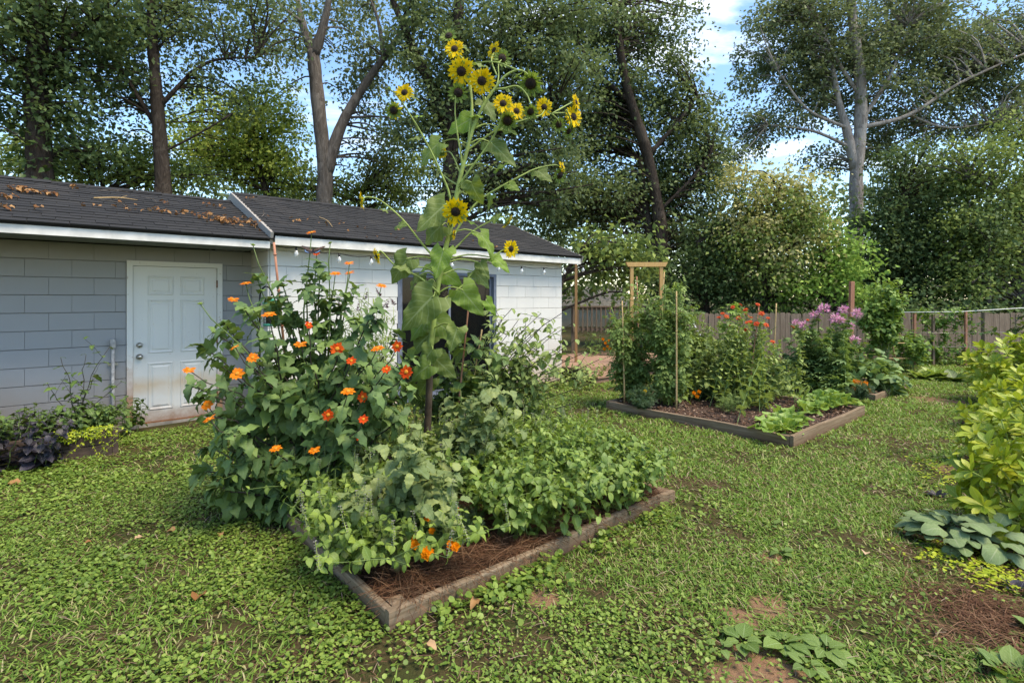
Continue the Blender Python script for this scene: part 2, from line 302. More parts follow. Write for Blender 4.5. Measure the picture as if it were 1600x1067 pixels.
# ---------------------------------------------------------------- mesh helpers
def link(o, parent=None):
    COL.objects.link(o)
    if parent is not None: o.parent = parent
    return o
def tag(o, label=None, cat=None, group=None, kind=None):
    for k, v in (('label', label), ('category', cat), ('group', group), ('kind', kind)):
        if v: o[k] = v
    return o
def thing(name, label, cat, loc=(0, 0, 0), rz=0, group=None):
    o = bpy.data.objects.new(name, None); o.empty_display_size = .1; link(o); o.location = tuple(loc); o.rotation_euler = (0, 0, rz)
    return tag(o, label, cat, group)
class Acc:
    """collects vertices and faces, then makes one mesh"""
    def __init__(s): s.v, s.q, s.t, s.uv, s.r, s.n = [], [], [], [], [], 0
    def add(s, v, q=None, t=None, uv=None, r=None):
        v = np.asarray(v, float).reshape(-1, 3); k = len(v); s.v.append(v)
        if q is not None and len(q): s.q.append(np.asarray(q).reshape(-1, 4) + s.n)
        if t is not None and len(t): s.t.append(np.asarray(t).reshape(-1, 3) + s.n)
        s.uv.append(np.zeros((k, 2)) if uv is None else uv)
        s.r.append(np.full(k, R.random()) if r is None else r); s.n += k; return s
    def scatter(s, T, pos, ax, up, size, r=None, width=None):
        pos = np.atleast_2d(pos); k = len(pos)
        if not k: return s
        y = nrm(np.atleast_2d(ax)); x = nrm(np.cross(y, np.atleast_2d(up))); z = np.cross(x, y)
        size = np.broadcast_to(np.asarray(size, float), (k,)); wd = size if width is None else np.broadcast_to(width, (k,))
        v = T['v']; n = len(v)
        P = pos[:, None, :] + (v[None, :, 0:1] * wd[:, None, None]) * x[:, None] + (v[None, :, 1:2] * size[:, None, None]) * y[:, None] + (v[None, :, 2:3] * size[:, None, None]) * z[:, None]
        off = (np.arange(k) * n)[:, None, None]
        rr = rng.random(k) if r is None else np.broadcast_to(r, (k,))
        s.add(P.reshape(-1, 3), (T['q'][None] + off).reshape(-1, 4) if len(T['q']) else None,
              (T['t'][None] + off).reshape(-1, 3) if len(T['t']) else None, np.tile(T['uv'], (k, 1)), np.repeat(rr, n)); return s
    def box(s, x0, x1, y0, y1, z0, z1, r=None):
        v = [(x, y, z) for z in (z0, z1) for y in (y0, y1) for x in (x0, x1)]
        return s.add(v, [(0, 2, 3, 1), (4, 5, 7, 6), (0, 1, 5, 4), (2, 6, 7, 3), (0, 4, 6, 2), (1, 3, 7, 5)], r=None if r is None else np.full(8, r))
    def tube(s, P, rad, sides=6, r=None, cap=True):
        P = np.asarray(P, float); n = len(P); rad = np.broadcast_to(rad, (n,)); tg = nrm(np.gradient(P, axis=0))
        ref = A(0, 0, 1) if abs(tg[0][2]) < .9 else A(1, 0, 0); u = nrm(np.cross(tg, ref)); w = np.cross(tg, u)
        a = np.arange(sides) / sides * 2 * math.pi
        V = P[:, None] + rad[:, None, None] * (np.cos(a)[None, :, None] * u[:, None] + np.sin(a)[None, :, None] * w[:, None])
        i = np.arange(n - 1)[:, None] * sides; j = np.arange(sides)[None]; k = (j + 1) % sides
        q = np.stack([i + j, i + k, i + k + sides, i + j + sides], -1).reshape(-1, 4)
        tt = []
        V = V.reshape(-1, 3)
        if cap:
            V = np.vstack([V, P[:1], P[-1:]]); e = n * sides
            tt = [(e, (x + 1) % sides, x) for x in range(sides)] + [(e + 1, (n - 1) * sides + x, (n - 1) * sides + (x + 1) % sides) for x in range(sides)]
        return s.add(V, q, tt, r=None if r is None else np.full(len(V), r))
    def lathe(s, prof, sides=16, c=(0, 0, 0)):
        """prof = [(radius, z)]"""
        a = np.arange(sides) / sides * 2 * math.pi; n = len(prof)
        V = np.array([[(p[0] * math.cos(x) + c[0], p[0] * math.sin(x) + c[1], p[1] + c[2]) for x in a] for p in prof]).reshape(-1, 3)
        i = np.arange(n - 1)[:, None] * sides; j = np.arange(sides)[None]; k = (j + 1) % sides
        return s.add(V, np.stack([i + j, i + k, i + k + sides, i + j + sides], -1).reshape(-1, 4))
    def mesh(s, name, mat, origin=(0, 0, 0), smooth=True):
        me = bpy.data.meshes.new(name); V = np.vstack(s.v) - np.asarray(origin, float)
        q = np.vstack(s.q) if s.q else np.zeros((0, 4), int); t = np.vstack(s.t) if s.t else np.zeros((0, 3), int)
        loops = np.concatenate([q.ravel(), t.ravel()]).astype(np.int32); nq, ntr = len(q), len(t)
        me.vertices.add(len(V)); me.vertices.foreach_set('co', V.astype(np.float32).ravel())
        me.loops.add(len(loops)); me.loops.foreach_set('vertex_index', loops)
        me.polygons.add(nq + ntr)
        me.polygons.foreach_set('loop_start', np.concatenate([np.arange(nq) * 4, nq * 4 + np.arange(ntr) * 3]).astype(np.int32))
        me.polygons.foreach_set('use_smooth', np.full(nq + ntr, smooth))
        ul = me.uv_layers.new(name='UVMap'); ul.data.foreach_set('uv', np.vstack(s.uv)[loops].astype(np.float32).ravel())
        at = me.attributes.new('rnd', 'FLOAT', 'POINT'); at.data.foreach_set('value', np.concatenate(s.r).astype(np.float32))
        me.materials.append(MATS[mat]); me.update(calc_edges=True); return me
    def build(s, name, mat, parent=None, origin=(0, 0, 0), smooth=True, loc=None):
        o = bpy.data.objects.new(name, s.mesh(name, mat, origin, smooth)); link(o, parent)
        o.location = tuple(loc) if loc is not None else (tuple(origin) if parent is None else (0, 0, 0)); return o
def box(name, x0, x1, y0, y1, z0, z1, mat, parent=None):
    c = A((x0 + x1) / 2, (y0 + y1) / 2, (z0 + z1) / 2); bx = Acc().box(x0, x1, y0, y1, z0, z1)
    return bx.build(name, mat, parent, c, False, c)
def smooth_path(P, n=6):
    P = np.asarray(P, float); Q = np.vstack([2 * P[0] - P[1], P, 2 * P[-1] - P[-2]]); o = []
    for i in range(1, len(Q) - 2):
        for k in range(n):
            t = k / n; a, b, c, d = Q[i - 1], Q[i], Q[i + 1], Q[i + 2]
            o.append(.5 * (2 * b + (c - a) * t + (2 * a - 5 * b + 4 * c - d) * t * t + (3 * b - a - 3 * c + d) * t ** 3))
    return np.array(o + [P[-1]])
def at_path(P, ts):
    d = np.r_[0, np.cumsum(np.linalg.norm(np.diff(P, axis=0), axis=1))]; d /= max(d[-1], 1e-9)
    return np.stack([np.interp(ts, d, P[:, i]) for i in range(3)], -1)

# leaf shapes: along +y from the stalk at the origin to the tip at y = 1, upper side +z
def blade(w, rows=6, cols=2, fold=.25, droop=.6, wave=0., heart=0., seed=0, curl=0.):
    r = np.random.default_rng(seed); th = 0; y = z = 0; V = []; UV = []; nc = 2 * cols + 1
    for i in range(rows + 1):
        t = i / rows; hw = w(t)
        for j in range(nc):
            s = (j - cols) / cols
            V.append((s * hw, y - heart * abs(s) ** 1.5 * (1 - t) ** 3, z + fold * abs(s) * hw + wave * hw * math.sin(t * 15 + s * 3 + seed) * abs(s) - curl * hw * s * s))
            UV.append((s * .5 + .5, t))
        y += math.cos(droop * (t + .5 / rows)) / rows; z -= math.sin(droop * (t + .5 / rows)) / rows
    q = [(i * nc + j, i * nc + j + 1, (i + 1) * nc + j + 1, (i + 1) * nc + j) for i in range(rows) for j in range(nc - 1)]
    return dict(v=np.array(V), q=np.array(q), t=np.zeros((0, 3), int), uv=np.array(UV))
def merge(Ts):
    v, q, t, uv, n = [], [], [], [], 0
    for T, M in Ts:
        v.append(T['v'] @ M[:3, :3].T + M[:3, 3]); q.append(T['q'] + n); t.append(T['t'] + n); uv.append(T['uv']); n += len(T['v'])
    return dict(v=np.vstack(v), q=np.vstack(q), t=np.vstack(t), uv=np.vstack(uv))
def mz(a, s=1, at=(0, 0, 0), tilt=0):
    return np.array(Matrix.Translation(at) @ Matrix.Rotation(a, 4, 'Z') @ Matrix.Rotation(tilt, 4, 'X') @ Matrix.Scale(s, 4))
ov = lambda w, p=.42: (lambda t: w * math.sin(math.pi * min(1, max(0, t)) ** (math.log(.5) / math.log(p))) ** .85 + .004)
T = {}
T['ovate'] = [blade(ov(.30), 5, 1, .25, d, .12, 0, i) for i, d in enumerate((.4, .8, 1.2))]
T['heart'] = [blade(lambda t: .50 * (1 - t ** 1.35) ** .9 * min(1, (t + .14) * 4) * (1 + .05 * math.sin(t * 40)) + .003, 12, 3, .16, d, .26, .22, i, .16) for i, d in enumerate((.15, .4, .7))]
def lob(t): return (ov(.27, .36)(t)) * (1 + .35 * math.sin(t * 12.5 + .4) * (t < .75)) * (1.15 if t < .5 else .9)
T['lobed'] = [blade(lob, 8, 1, .12, d, .14, .06, i) for i, d in enumerate((.5, .9, 1.3, 1.6))]
def tooth(t): return ov(.33, .36)(t) * (1 + .13 * (1 if int(t * 11) % 2 else -1) * (t < .9))
T['tooth'] = [blade(tooth, 11, 1, .16, d, .18, .05, i) for i, d in enumerate((.3, .7, 1.1))]
T['obovate'] = [blade(ov(.20, .60), 6, 1, .25, d, .05, 0, i) for i, d in enumerate((-.2, .3, .6))]
T['lance'] = [blade(ov(.11, .4), 4, 1, .3, d, 0, 0, i) for i, d in enumerate((.3, .8))]
T['lettuce'] = [blade(ov(.32, .64), 8, 2, .3, d, .5, 0, i) for i, d in enumerate((.3, .8, 1.3))]
T['fuzzy'] = [blade(ov(.30, .5), 9, 3, .18, d, .22, .03, i, .3) for i, d in enumerate((.9, 1.4, 1.8))]
T['broad'] = [blade(ov(.36, .42), 4, 1, .2, d, .15, .05, i) for i, d in enumerate((.4, .9))]
_l = blade(ov(.17, .45), 3, 1, .2, .5)
T['palmate'] = [merge([(_l, mz(a, s, tilt=-.1)) for a, s in ((-1.9, .6), (-1.2, .8), (-.6, .95), (0, 1), (.6, .95), (1.2, .8), (1.9, .6))])]
_o = blade(ov(.3), 3, 1, .25, .6)
T['compound'] = [merge([(_o, mz(0, .42, (0, .58, -.04)))] + [(_o, mz(a, .36, (0, y, -.02))) for y in (.18, .42) for a in (-1.15, 1.15)])]
_n = blade(ov(.09, .5), 2, 1, .1, .4)
T['fern'] = [merge([(_n, mz(0, .4, (0, .62, 0)))] + [(_n, mz(a, .38, (0, y, 0))) for y in (.1, .28, .46, .62) for a in (-.85, .85)])]
def flat(pts): return dict(v=np.array(pts, float), q=np.array([(0, 1, 2, 3)]), t=np.zeros((0, 3), int), uv=np.array([(.5, 0), (1, .5), (.5, 1), (0, .5)], float))
T['tiny'] = [flat([(0, 0, 0), (.32, .45, .10), (0, 1, -.1), (-.32, .45, .10)])]
T['diamond'] = [dict(v=A((0, 0, 0), (.3, .38, .09), (0, 1, -.14), (-.3, .38, .09), (0, .4, -.01)), q=np.zeros((0, 4), int),
                     t=np.array([(0, 1, 4), (1, 2, 4), (2, 3, 4), (3, 0, 4)]), uv=np.array([(.5, 0), (1, .4), (.5, 1), (0, .4), (.5, .4)]))]
_a = np.arange(6) / 6 * 2 * math.pi
T['round'] = [dict(v=np.vstack([[(0, 0, -.07)], np.stack([.5 * np.cos(_a), .5 * np.sin(_a), .05 * np.cos(2 * _a)], -1)]), q=np.zeros((0, 4), int),
                   t=np.array([(0, 1 + i, 1 + (i + 1) % 6) for i in range(6)]), uv=np.vstack([[(.5, .5)], np.stack([.5 + .5 * np.cos(_a), .5 + .5 * np.sin(_a)], -1)]))]
T['grassblade'] = [dict(v=A((-.5, 0, 0), (.5, 0, 0), (.36, .55, 0), (-.36, .55, 0), (0, 1, -.22)), q=np.array([(0, 1, 2, 3)]), t=np.array([(3, 2, 4)]), uv=np.array([(0, 0), (1, 0), (1, .55), (0, .55), (.5, 1)]))]
T['strip'] = [dict(v=A((-.5, 0, 0), (.5, 0, 0), (-.5, .5, .06), (.5, .5, .06), (-.5, 1, 0), (.5, 1, 0)), q=np.array([(0, 1, 3, 2), (2, 3, 5, 4)]), t=np.zeros((0, 3), int), uv=np.zeros((6, 2)))]
LEAFMESH = {}
def leafmesh(kind, i, mat):
    k = (kind, i, mat)
    if k not in LEAFMESH:
        t = T[kind][i]; LEAFMESH[k] = Acc().add(t['v'], t['q'], t['t'], t['uv'], np.zeros(len(t['v']))).mesh(kind + '_' + mat, mat)
    return LEAFMESH[k]
def basis(ax, up):
    y = nrm(np.asarray(ax, float)); x = nrm(np.cross(y, up)); z = np.cross(x, y); return x, y, z
def put(me, name, parent, pos, ax, up, size, width=None):
    x, y, z = basis(ax, up); w = size if width is None else width; o = bpy.data.objects.new(name, me); link(o, parent)
    M = Matrix(((x[0] * w, y[0] * size, z[0] * size, pos[0]), (x[1] * w, y[1] * size, z[1] * size, pos[1]), (x[2] * w, y[2] * size, z[2] * size, pos[2]), (0, 0, 0, 1)))
    o.matrix_basis = M; return o

# ================================================================ THE SETTING
def make_ground():
    g = np.r_[-400, -150, -60, -30, np.arange(-16, 16.01, .4), 30, 60, 150, 400]; gy = np.r_[-60, -20, -8, np.arange(-4, 18.01, .4), 30, 60, 150, 500, 900]
    X, Y = np.meshgrid(g, gy); Z = ground_z(X, Y); V = np.stack([X, Y, Z], -1).reshape(-1, 3); n = len(g)
    i = np.arange(len(gy) - 1)[:, None] * n; j = np.arange(n - 1)[None]
    o = Acc().add(V, np.stack([i + j, i + j + 1, i + j + n + 1, i + j + n], -1).reshape(-1, 4)).build('ground', 'soil'); tag(o, kind='structure')
make_ground()

# ================================================================ THE BLOCK OUTBUILDING (local x along the wall, y into the building)
W0 = A(-4.75, 6.49, 0)
bld = thing('outbuilding', 'long block garage, grey at the left, white at the right, black shingle roof', 'building', W0, ROT)
def block_mesh(w, h, mat):
    d, c = .022, .0035; e = .001; a, b = w / 2, h / 2
    v = [(-a + e, -d, -b + c), (a - e, -d, -b + c), (a - e, -d, b - c), (-a + e, -d, b - c), (-a, -d + c, -b), (a, -d + c, -b), (a, -d + c, b), (-a, -d + c, b), (-a, 0, -b), (a, 0, -b), (a, 0, b), (-a, 0, b)]
    q = [(0, 1, 2, 3)] + [(4 + i, 4 + (i + 1) % 4, (i + 1) % 4, i) for i in range(4)] + [(8 + i, 8 + (i + 1) % 4, 4 + (i + 1) % 4, 4 + i) for i in range(4)]
    return Acc().add(v, q).mesh('concrete_block', mat, smooth=False)
def block_wall(parent, x0, x1, y, top, course, mat, holes, rot=0, org=(0, 0)):
    BW = .406; me = block_mesh(BW - .002, course - .006, mat); row = 0; z = 0.0
    while z < top - .02:
        h = min(course, top - z); x = x0 - (BW / 2 if row % 2 else 0)
        while x < x1 - .01:
            segs = [(max(x, x0), min(x + BW, x1))]
            for (a, b, c, d) in holes:
                if z + h > c + .03 and z < d - .03:
                    ns = []
                    for s, e in segs:
                        if e <= a or s >= b: ns.append((s, e)); continue
                        if s < a: ns.append((s, a))
                        if e > b: ns.append((b, e))
                    segs = ns
            for s, e in segs:
                if e - s < .03: continue
                o = bpy.data.objects.new('concrete_block', me); link(o, parent)
                cx = (s + e) / 2; o.location = (org[0] + cx * math.cos(rot), org[1] + y + cx * math.sin(rot), z + h / 2 + R.uniform(-.0008, .0008)); o.rotation_euler = (R.uniform(-.002, .002), 0, rot + R.uniform(-.002, .002))
                o.scale = ((e - s - .002) / (BW - .002), 1, (h - .006) / (course - .006))
            x += BW
        z += h; row += 1
WX0, WXC, WX1, WY = -3.6, 1.41, 6.85, -.80      # left end, corner, right end, plane of the white wall
DX0, DX1, DT = -.042, 1.018, 2.08               # steel door opening
SX0, SX1, ST = 1.41 + 1.84, 1.41 + 3.78, 2.04   # sliding door opening
TOPZ = 2.26
def backing(name, parts, mat):
    a = Acc()
    for p in parts: a.box(*p)
    return a.build(name, mat, bld, smooth=False)
gw = backing('wall', [(WX0, DX0, .003, .2, -.1, TOPZ), (DX1, WXC - .005, .003, .2, -.1, TOPZ), (DX0, DX1, .003, .2, DT, TOPZ), (DX0, DX1, .003, .2, -.1, .0)], 'grey_mortar')
gw['label'] = 'grey painted concrete block wall'
block_wall(gw, WX0, WXC - .02, 0, TOPZ, .2055, 'grey_block', [(DX0, DX1, 0, DT)])
ww = backing('wall', [(WXC, SX0, WY + .003, WY + .2, -.1, 2.33), (SX1, WX1, WY + .003, WY + .2, -.1, 2.33), (SX0, SX1, WY + .003, WY + .2, ST, 2.33), (SX0, SX1, WY + .003, WY + .2, -.1, .0)], 'white_mortar')
ww['label'] = 'white painted concrete block wall'
block_wall(ww, WXC, WX1, WY, 2.33, .203, 'white_block', [(SX0, SX1, 0, ST)])
rw = backing('wall', [(WXC + .003, WXC + .19, WY + .21, .0, -.1, 2.33)], 'white_mortar'); rw['label'] = 'white return wall between the two sections'
block_wall(rw, 0, .82, 0, 2.33, .203, 'white_block', [], -math.pi / 2, (WXC, .02))
backing('wall', [(WX1 - .2, WX1 - .001, WY + .21, 2.75, -.1, 2.33), (WX0, WX1, 2.76, 2.95, -.1, 2.33), (WX0 - .2, WX0 - .01, 0, 2.95, -.1, 2.33), (WXC + .5, WXC + .6, .25, 2.75, -.1, 2.33)], 'white_mortar')
backing('floor_slab', [(WX0, WX1 - .21, .21, 2.75, -.1, -.01), (WXC + .2, WX1 - .21, WY + .21, .20, -.1, -.01)], 'concrete')
box('foundation', WX0, WXC - .06, -.07, -.026, -.1, .035, 'concrete', bld)
# roofs: deck slab, shingle courses as raised tabs, ridge caps, fascia, verge boards
EY, RY = -1.08, .98
def slope_roof(x0, x1, ez, rz, seed):
    r = np.random.default_rng(seed); L = math.hypot(RY - EY, rz - ez); c, s = (RY - EY) / L, (rz - ez) / L
    def pt(x, d, up): return (x, EY + d * c - up * s, ez + d * s + up * c)
    V = [pt(x, d, u) for u in (-.035, -.004) for d in (0, L) for x in (x0, x1)]
    dk = Acc().add(V, [(0, 2, 3, 1), (4, 5, 7, 6), (0, 1, 5, 4), (2, 6, 7, 3), (0, 4, 6, 2), (1, 3, 7, 5)])
    B = 2 * RY - EY
    V2 = [(x, B - (y - EY), z) for x, y, z in V]
    dk.add(V2, [(0, 2, 3, 1), (4, 5, 7, 6), (0, 1, 5, 4), (2, 6, 7, 3), (0, 4, 6, 2), (1, 3, 7, 5)])
    ro = dk.build('roof', 'shingle', bld, smooth=False)
    a = Acc(); ex = .127; k = 0; d = -.025
    while d < L - .02:
        x = x0 - .02 - (k % 3) * .11
        while x < x1:
            xa, xb = max(x + .002, x0 - .02), min(x + .318 - .002, x1 + .02)
            if xb - xa > .02:
                j = r.uniform(-.006, .006); d1 = min(d + ex * 1.9, L + .01); lift = .013 + r.uniform(0, .005)
                P = [pt(xa, d + j, .0), pt(xb, d + j, .0), pt(xb, d1, -.002), pt(xa, d1, -.002), pt(xa, d + j, lift), pt(xb, d + j, lift + r.uniform(-.003, .003)), pt(xb, d1, .003), pt(xa, d1, .003)]
                a.add(P, [(0, 1, 5, 4), (4, 5, 6, 7), (0, 4, 7, 3), (1, 2, 6, 5)], r=np.full(8, r.random()))
            x += .32
        d += ex; k += 1
    tag(a.build('shingles', 'shingle', ro, smooth=False), kind='stuff')
    cap = Acc(); x = x0 - .02
    while x < x1:
        xb = min(x + .17, x1 + .02); u = .014 + r.uniform(0, .006)
        for sg in (1, -1):
            P = [pt(x, L - .12, u), pt(xb, L - .12, u + .006), (xb, RY, rz + u + .014), (x, RY, rz + u + .008)]
            if sg < 0: P = [(p[0], 2 * RY - p[1], p[2]) for p in P]
            cap.add(P, [(0, 1, 2, 3)], r=np.full(4, r.random()))
        x += .17
    tag(cap.build('ridge_caps', 'shingle', ro, smooth=False), kind='stuff'); return pt, L
ptL, LL = slope_roof(-6.0, 1.36, 2.355, 3.10, 1)
ptR, LR = slope_roof(1.38, 7.15, 2.435, 3.24, 2)
box('fascia', -6.0, 1.34, EY + .015, EY + .04, 2.235, 2.335, 'white_trim', bld)
box('fascia', 1.40, 7.13, EY + .012, EY + .04, 2.285, 2.395, 'white_trim', bld)
box('soffit', -6.0, 1.34, EY + .045, -.03, 2.268, 2.285, 'soffit', bld)
box('soffit', WXC - .01, 7.13, EY + .045, WY - .03, 2.338, 2.352, 'white_trim', bld)
def verge(x0, x1, back=False):
    a = Acc(); P = []
    for d, u in ((-.03, -.14), (LR + .0, -.14), (LR + .0, .012), (-.03, .012)):
        for x in (x0, x1): P.append(ptR(x, d, u))
    if back: P = [(p[0], 2 * RY - p[1], p[2]) for p in P]
    a.add(P, [(0, 2, 4, 6), (1, 7, 5, 3), (0, 1, 3, 2), (2, 3, 5, 4), (4, 5, 7, 6), (6, 7, 1, 0)])
    c = np.mean(P, axis=0); a.build('verge_board', 'verge_paint', bld, c, False, c)
verge(1.335, 1.372); verge(7.145, 7.17); verge(1.335, 1.372, True)
ga = Acc()
for x in (1.43, 6.83):
    ga.add([(x, WY + .2, 2.32), (x, 2.9, 2.32), (x, RY, 3.14), (x + .02, WY + .2, 2.32), (x + .02, 2.9, 2.32), (x + .02, RY, 3.14)], [(0, 1, 4, 3), (1, 2, 5, 4), (2, 0, 3, 5)], [(0, 2, 1), (3, 4, 5)])
ga.build('gable', 'white_trim', bld, smooth=False)
# steel door
fr = Acc(); fw = .065
fr.box(DX0 + .003, DX0 + fw, -.045, .05, 0, DT - .003); fr.box(DX1 - fw, DX1 - .003, -.045, .05, 0, DT - .003); fr.box(DX0 + fw, DX1 - fw, -.045, .05, DT - fw, DT - .004)
fr.build('door_frame', 'frame_paint', bld, smooth=False)
sx0, sx1, sz0, sz1 = DX0 + fw + .004, DX1 - fw - .004, .045, DT - fw - .005
door = Acc().box(sx0, sx1, -.022, .02, sz0, sz1).build('door', 'door_paint', bld, smooth=False); door['label'] = 'six panel white steel door with rust at its foot'
box('door_sill', DX0 + .01, DX1 - .01, -.06, .05, 0.036, .043, 'rust', bld)
dw = sx1 - sx0
for cx in (sx0 + dw * .31, sx0 + dw * .69):
    for z0, z1 in ((.22, .76), (.94, 1.56), (1.68, 1.86)):
        a = Acc(); w = dw * .115
        for k, (i0, y0, i1, y1) in enumerate(((-.032, -.0225, -.02, -.032), (-.02, -.032, .0, -.0225), (.012, -.0225, .028, -.031))):
            A0 = [(cx - w + i0, y0, z0 + i0), (cx + w - i0, y0, z0 + i0), (cx + w - i0, y0, z1 - i0), (cx - w + i0, y0, z1 - i0)]
            B0 = [(cx - w + i1, y1, z0 + i1), (cx + w - i1, y1, z0 + i1), (cx + w - i1, y1, z1 - i1), (cx - w + i1, y1, z1 - i1)]
            a.add(A0 + B0, [(i, (i + 1) % 4, 4 + (i + 1) % 4, 4 + i) for i in range(4)] + ([(4, 5, 6, 7)] if k == 2 else []))
        a.build('panel', 'door_paint', door, smooth=False)
for z, nm, pr in ((1.02, 'deadbolt', [(0, .045), (.022, .044), (.026, .03), (.034, .012), (.036, 0)]), (.875, 'door_knob', [(0, .062), (.02, .06), (.029, .048), (.027, .034), (.014, .026), (.014, .014), (.036, .012), (.037, 0)])):
    a = Acc().lathe(pr, 18); M = np.array(Matrix.Rotation(math.pi / 2, 3, 'X')); a.v = [v @ M.T for v in a.v]
    a.build(nm, 'steel', door, loc=(sx0 + .065, -.022, z))
for z in (.3, 1.05, 1.80): box('hinge', sx1 - .004, sx1 + .008, -.052, -.024, z - .05, z + .05, 'rust', door)
# sliding glass door with its blue grey frame, panes and the dark room behind
sf = Acc(); y0, y1 = WY - .02, WY + .1; b = .055
sf.box(SX0 + .003, SX0 + b, y0, y1, .0, ST - .003); sf.box(SX1 - b, SX1 - .003, y0, y1, .0, ST - .003); sf.box(SX0 + b, SX1 - b, y0, y1, ST - b, ST - .004); sf.box(SX0 + b, SX1 - b, y0, y1, .0, .05)
sd_ = sf.build('sliding_door', 'blue_frame', bld, smooth=False); sd_['label'] = 'blue grey framed sliding glass door'
mid = (SX0 + SX1) / 2
for x0, x1, yy in ((SX0 + b, mid + .03, WY + .03), (mid - .03, SX1 - b, WY + .06)):
    a = Acc(); e = .045
    a.box(x0 + .002, x0 + e, yy - .012, yy + .012, .052, ST - b - .003); a.box(x1 - e, x1 - .002, yy - .012, yy + .012, .052, ST - b - .003); a.box(x0 + e, x1 - e, yy - .012, yy + .012, ST - b - e, ST - b - .004); a.box(x0 + e, x1 - e, yy - .012, yy + .012, .053, .12)
    a.build('sash', 'blue_frame', sd_, smooth=False); box('pane', x0 + e, x1 - e, yy - .003, yy + .003, .121, ST - b - e - .001, 'dark_glass', sd_)
def bl(x, y, z=0): return W0 + D1 * x + D2 * y + A(0, 0, z)     # building frame -> world
# conduit standing against the grey wall
cp = thing('standpipe', 'thin pale pipe with a cap standing against the grey block wall left of the door', 'pipe', bl(-.175, -.07), ROT)
Acc().tube([(0, 0, -.05), (0, 0, .5), (0, 0, 1.0)], .017, 10).build('pipe', 'pipe_paint', cp)
Acc().lathe([(.0, 1.0), (.028, 1.0), (.03, 1.02), (.03, 1.10), (.022, 1.115), (0, 1.115)], 10).build('cap', 'pipe_paint', cp)
Acc().box(-.05, .05, .018, .046, .79, .82).build('strap', 'steel', cp, smooth=False)
# fallen leaves and twigs on the roof
def litter(name, label, P, seed, size=(.04, .075), mat='litter'):
    """P = list of (x, distance up the slope, spread x, spread d, count, roof)"""
    r = np.random.default_rng(seed); a = Acc(); pts = []
    for x, d, sx, sd2, n, pf in P:
        for k in range(n):
            dd = min(max(r.normal(d, sd2), .03), LL - .05); pts.append(W0 + D1 * 0 + A(0, 0, 0)); q = pf(r.normal(x, sx), dd, .03 + r.random() * .03); pts[-1] = bl(*q)
    pts = np.array(pts); n = len(pts); ang = r.random(n) * 6.3
    ax = np.stack([np.cos(ang), np.sin(ang), r.uniform(-.5, .5, n)], -1); up = np.stack([r.normal(0, .5, n), r.normal(0, .5, n) - .3, np.ones(n)], -1)
    a.scatter(blade(ov(.3), 4, 1, .5, 1.0, .4), pts, ax, up, r.uniform(*size, n)); o = a.build(name, mat); tag(o, label, 'dry leaves', kind='stuff')
def fx(px, py):     # photo pixel on the left roof slope -> (x, d)
    best = None
    for x in np.arange(-5.9, 7.1, .05):
        for d in np.arange(0.02, LL, .05):
            q = bl(*((ptL if x < 1.37 else ptR)(x, d, 0))); u = 800 + F * q[0] / q[1]; v = HZ - (q[2] - H) * F / q[1]; e = (u - px) ** 2 + (v - py) ** 2
            if best is None or e < best[0]: best = (e, x, d)
    return best[1], best[2]
def lp(px, py, sx, sd2, n): x, d = fx(px, py); return (x, d, sx, sd2, n, ptL if x < 1.37 else ptR)
litter('leaf_litter', 'brown dead leaves heaped in the corner of the grey roof against the verge board', [lp(352, 348, .12, .08, 70), lp(330, 338, .25, .1, 20), lp(395, 352, .05, .16, 24), lp(335, 325, .1, .05, 8)], 3)
litter('leaf_litter', 'scattered curled tan leaves at the far left of the grey roof', [lp(30, 300, .12, .04, 26), lp(70, 306, .08, .03, 14), lp(110, 297, .02, .02, 4), lp(8, 312, .06, .03, 10), lp(60, 331, .02, .02, 4), lp(5, 330, .05, .05, 6)], 4, (.05, .09))
litter('leaf_litter', 'few dry leaves strewn over the middle of the grey roof', [lp(195, 328, .3, .1, 16), lp(260, 335, .2, .1, 16), lp(190, 318, .05, .01, 5), lp(265, 322, .05, .04, 5)], 5, (.04, .07))
litter('leaf_litter', 'few specks of dry leaf on the white section roof', [lp(455, 347, .05, .02, 6), lp(500, 350, .5, .15, 12), lp(393, 314, .05, .02, 5), lp(600, 365, .6, .3, 14), lp(760, 385, .3, .2, 8)], 6, (.03, .06))
for k, (a0, a1, lab) in enumerate([((145, 313), (212, 317), 'pale bent stick lying across the middle of the grey roof'), ((150, 302), (200, 306), 'thin grey twig lying near the ridge of the grey roof'), ((155, 316), (210, 330), 'thin dark twig slanting below the pale stick on the grey roof'), ((228, 312), (246, 320), 'short forked twig right of the stick on the grey roof'), ((498, 343), (520, 358), 'short pale twig on the roof of the white section'), ((405, 345), (412, 338), 'tiny pale twig beside the verge board on the white section')]):
    xa, da = fx(*a0); xb, db = fx(*a1); pa, pb = bl(*(ptL if xa < 1.37 else ptR)(xa, da, .03)), bl(*(ptL if xb < 1.37 else ptR)(xb, db, .03)); m = (pa + pb) / 2
    a = Acc().tube(smooth_path([pa, m + A(.02, .01, .02), pb], 4), np.linspace(.009 if k == 0 else .006, .003, 9), 5); a.tube([m, m + (pb - pa) * .25 + A(0, 0, .05)], [.004, .002], 4)
    tag(a.build('fallen_twig', 'bamboo' if k in (0, 4) else 'bark_grey', None, m), lab, 'twig')

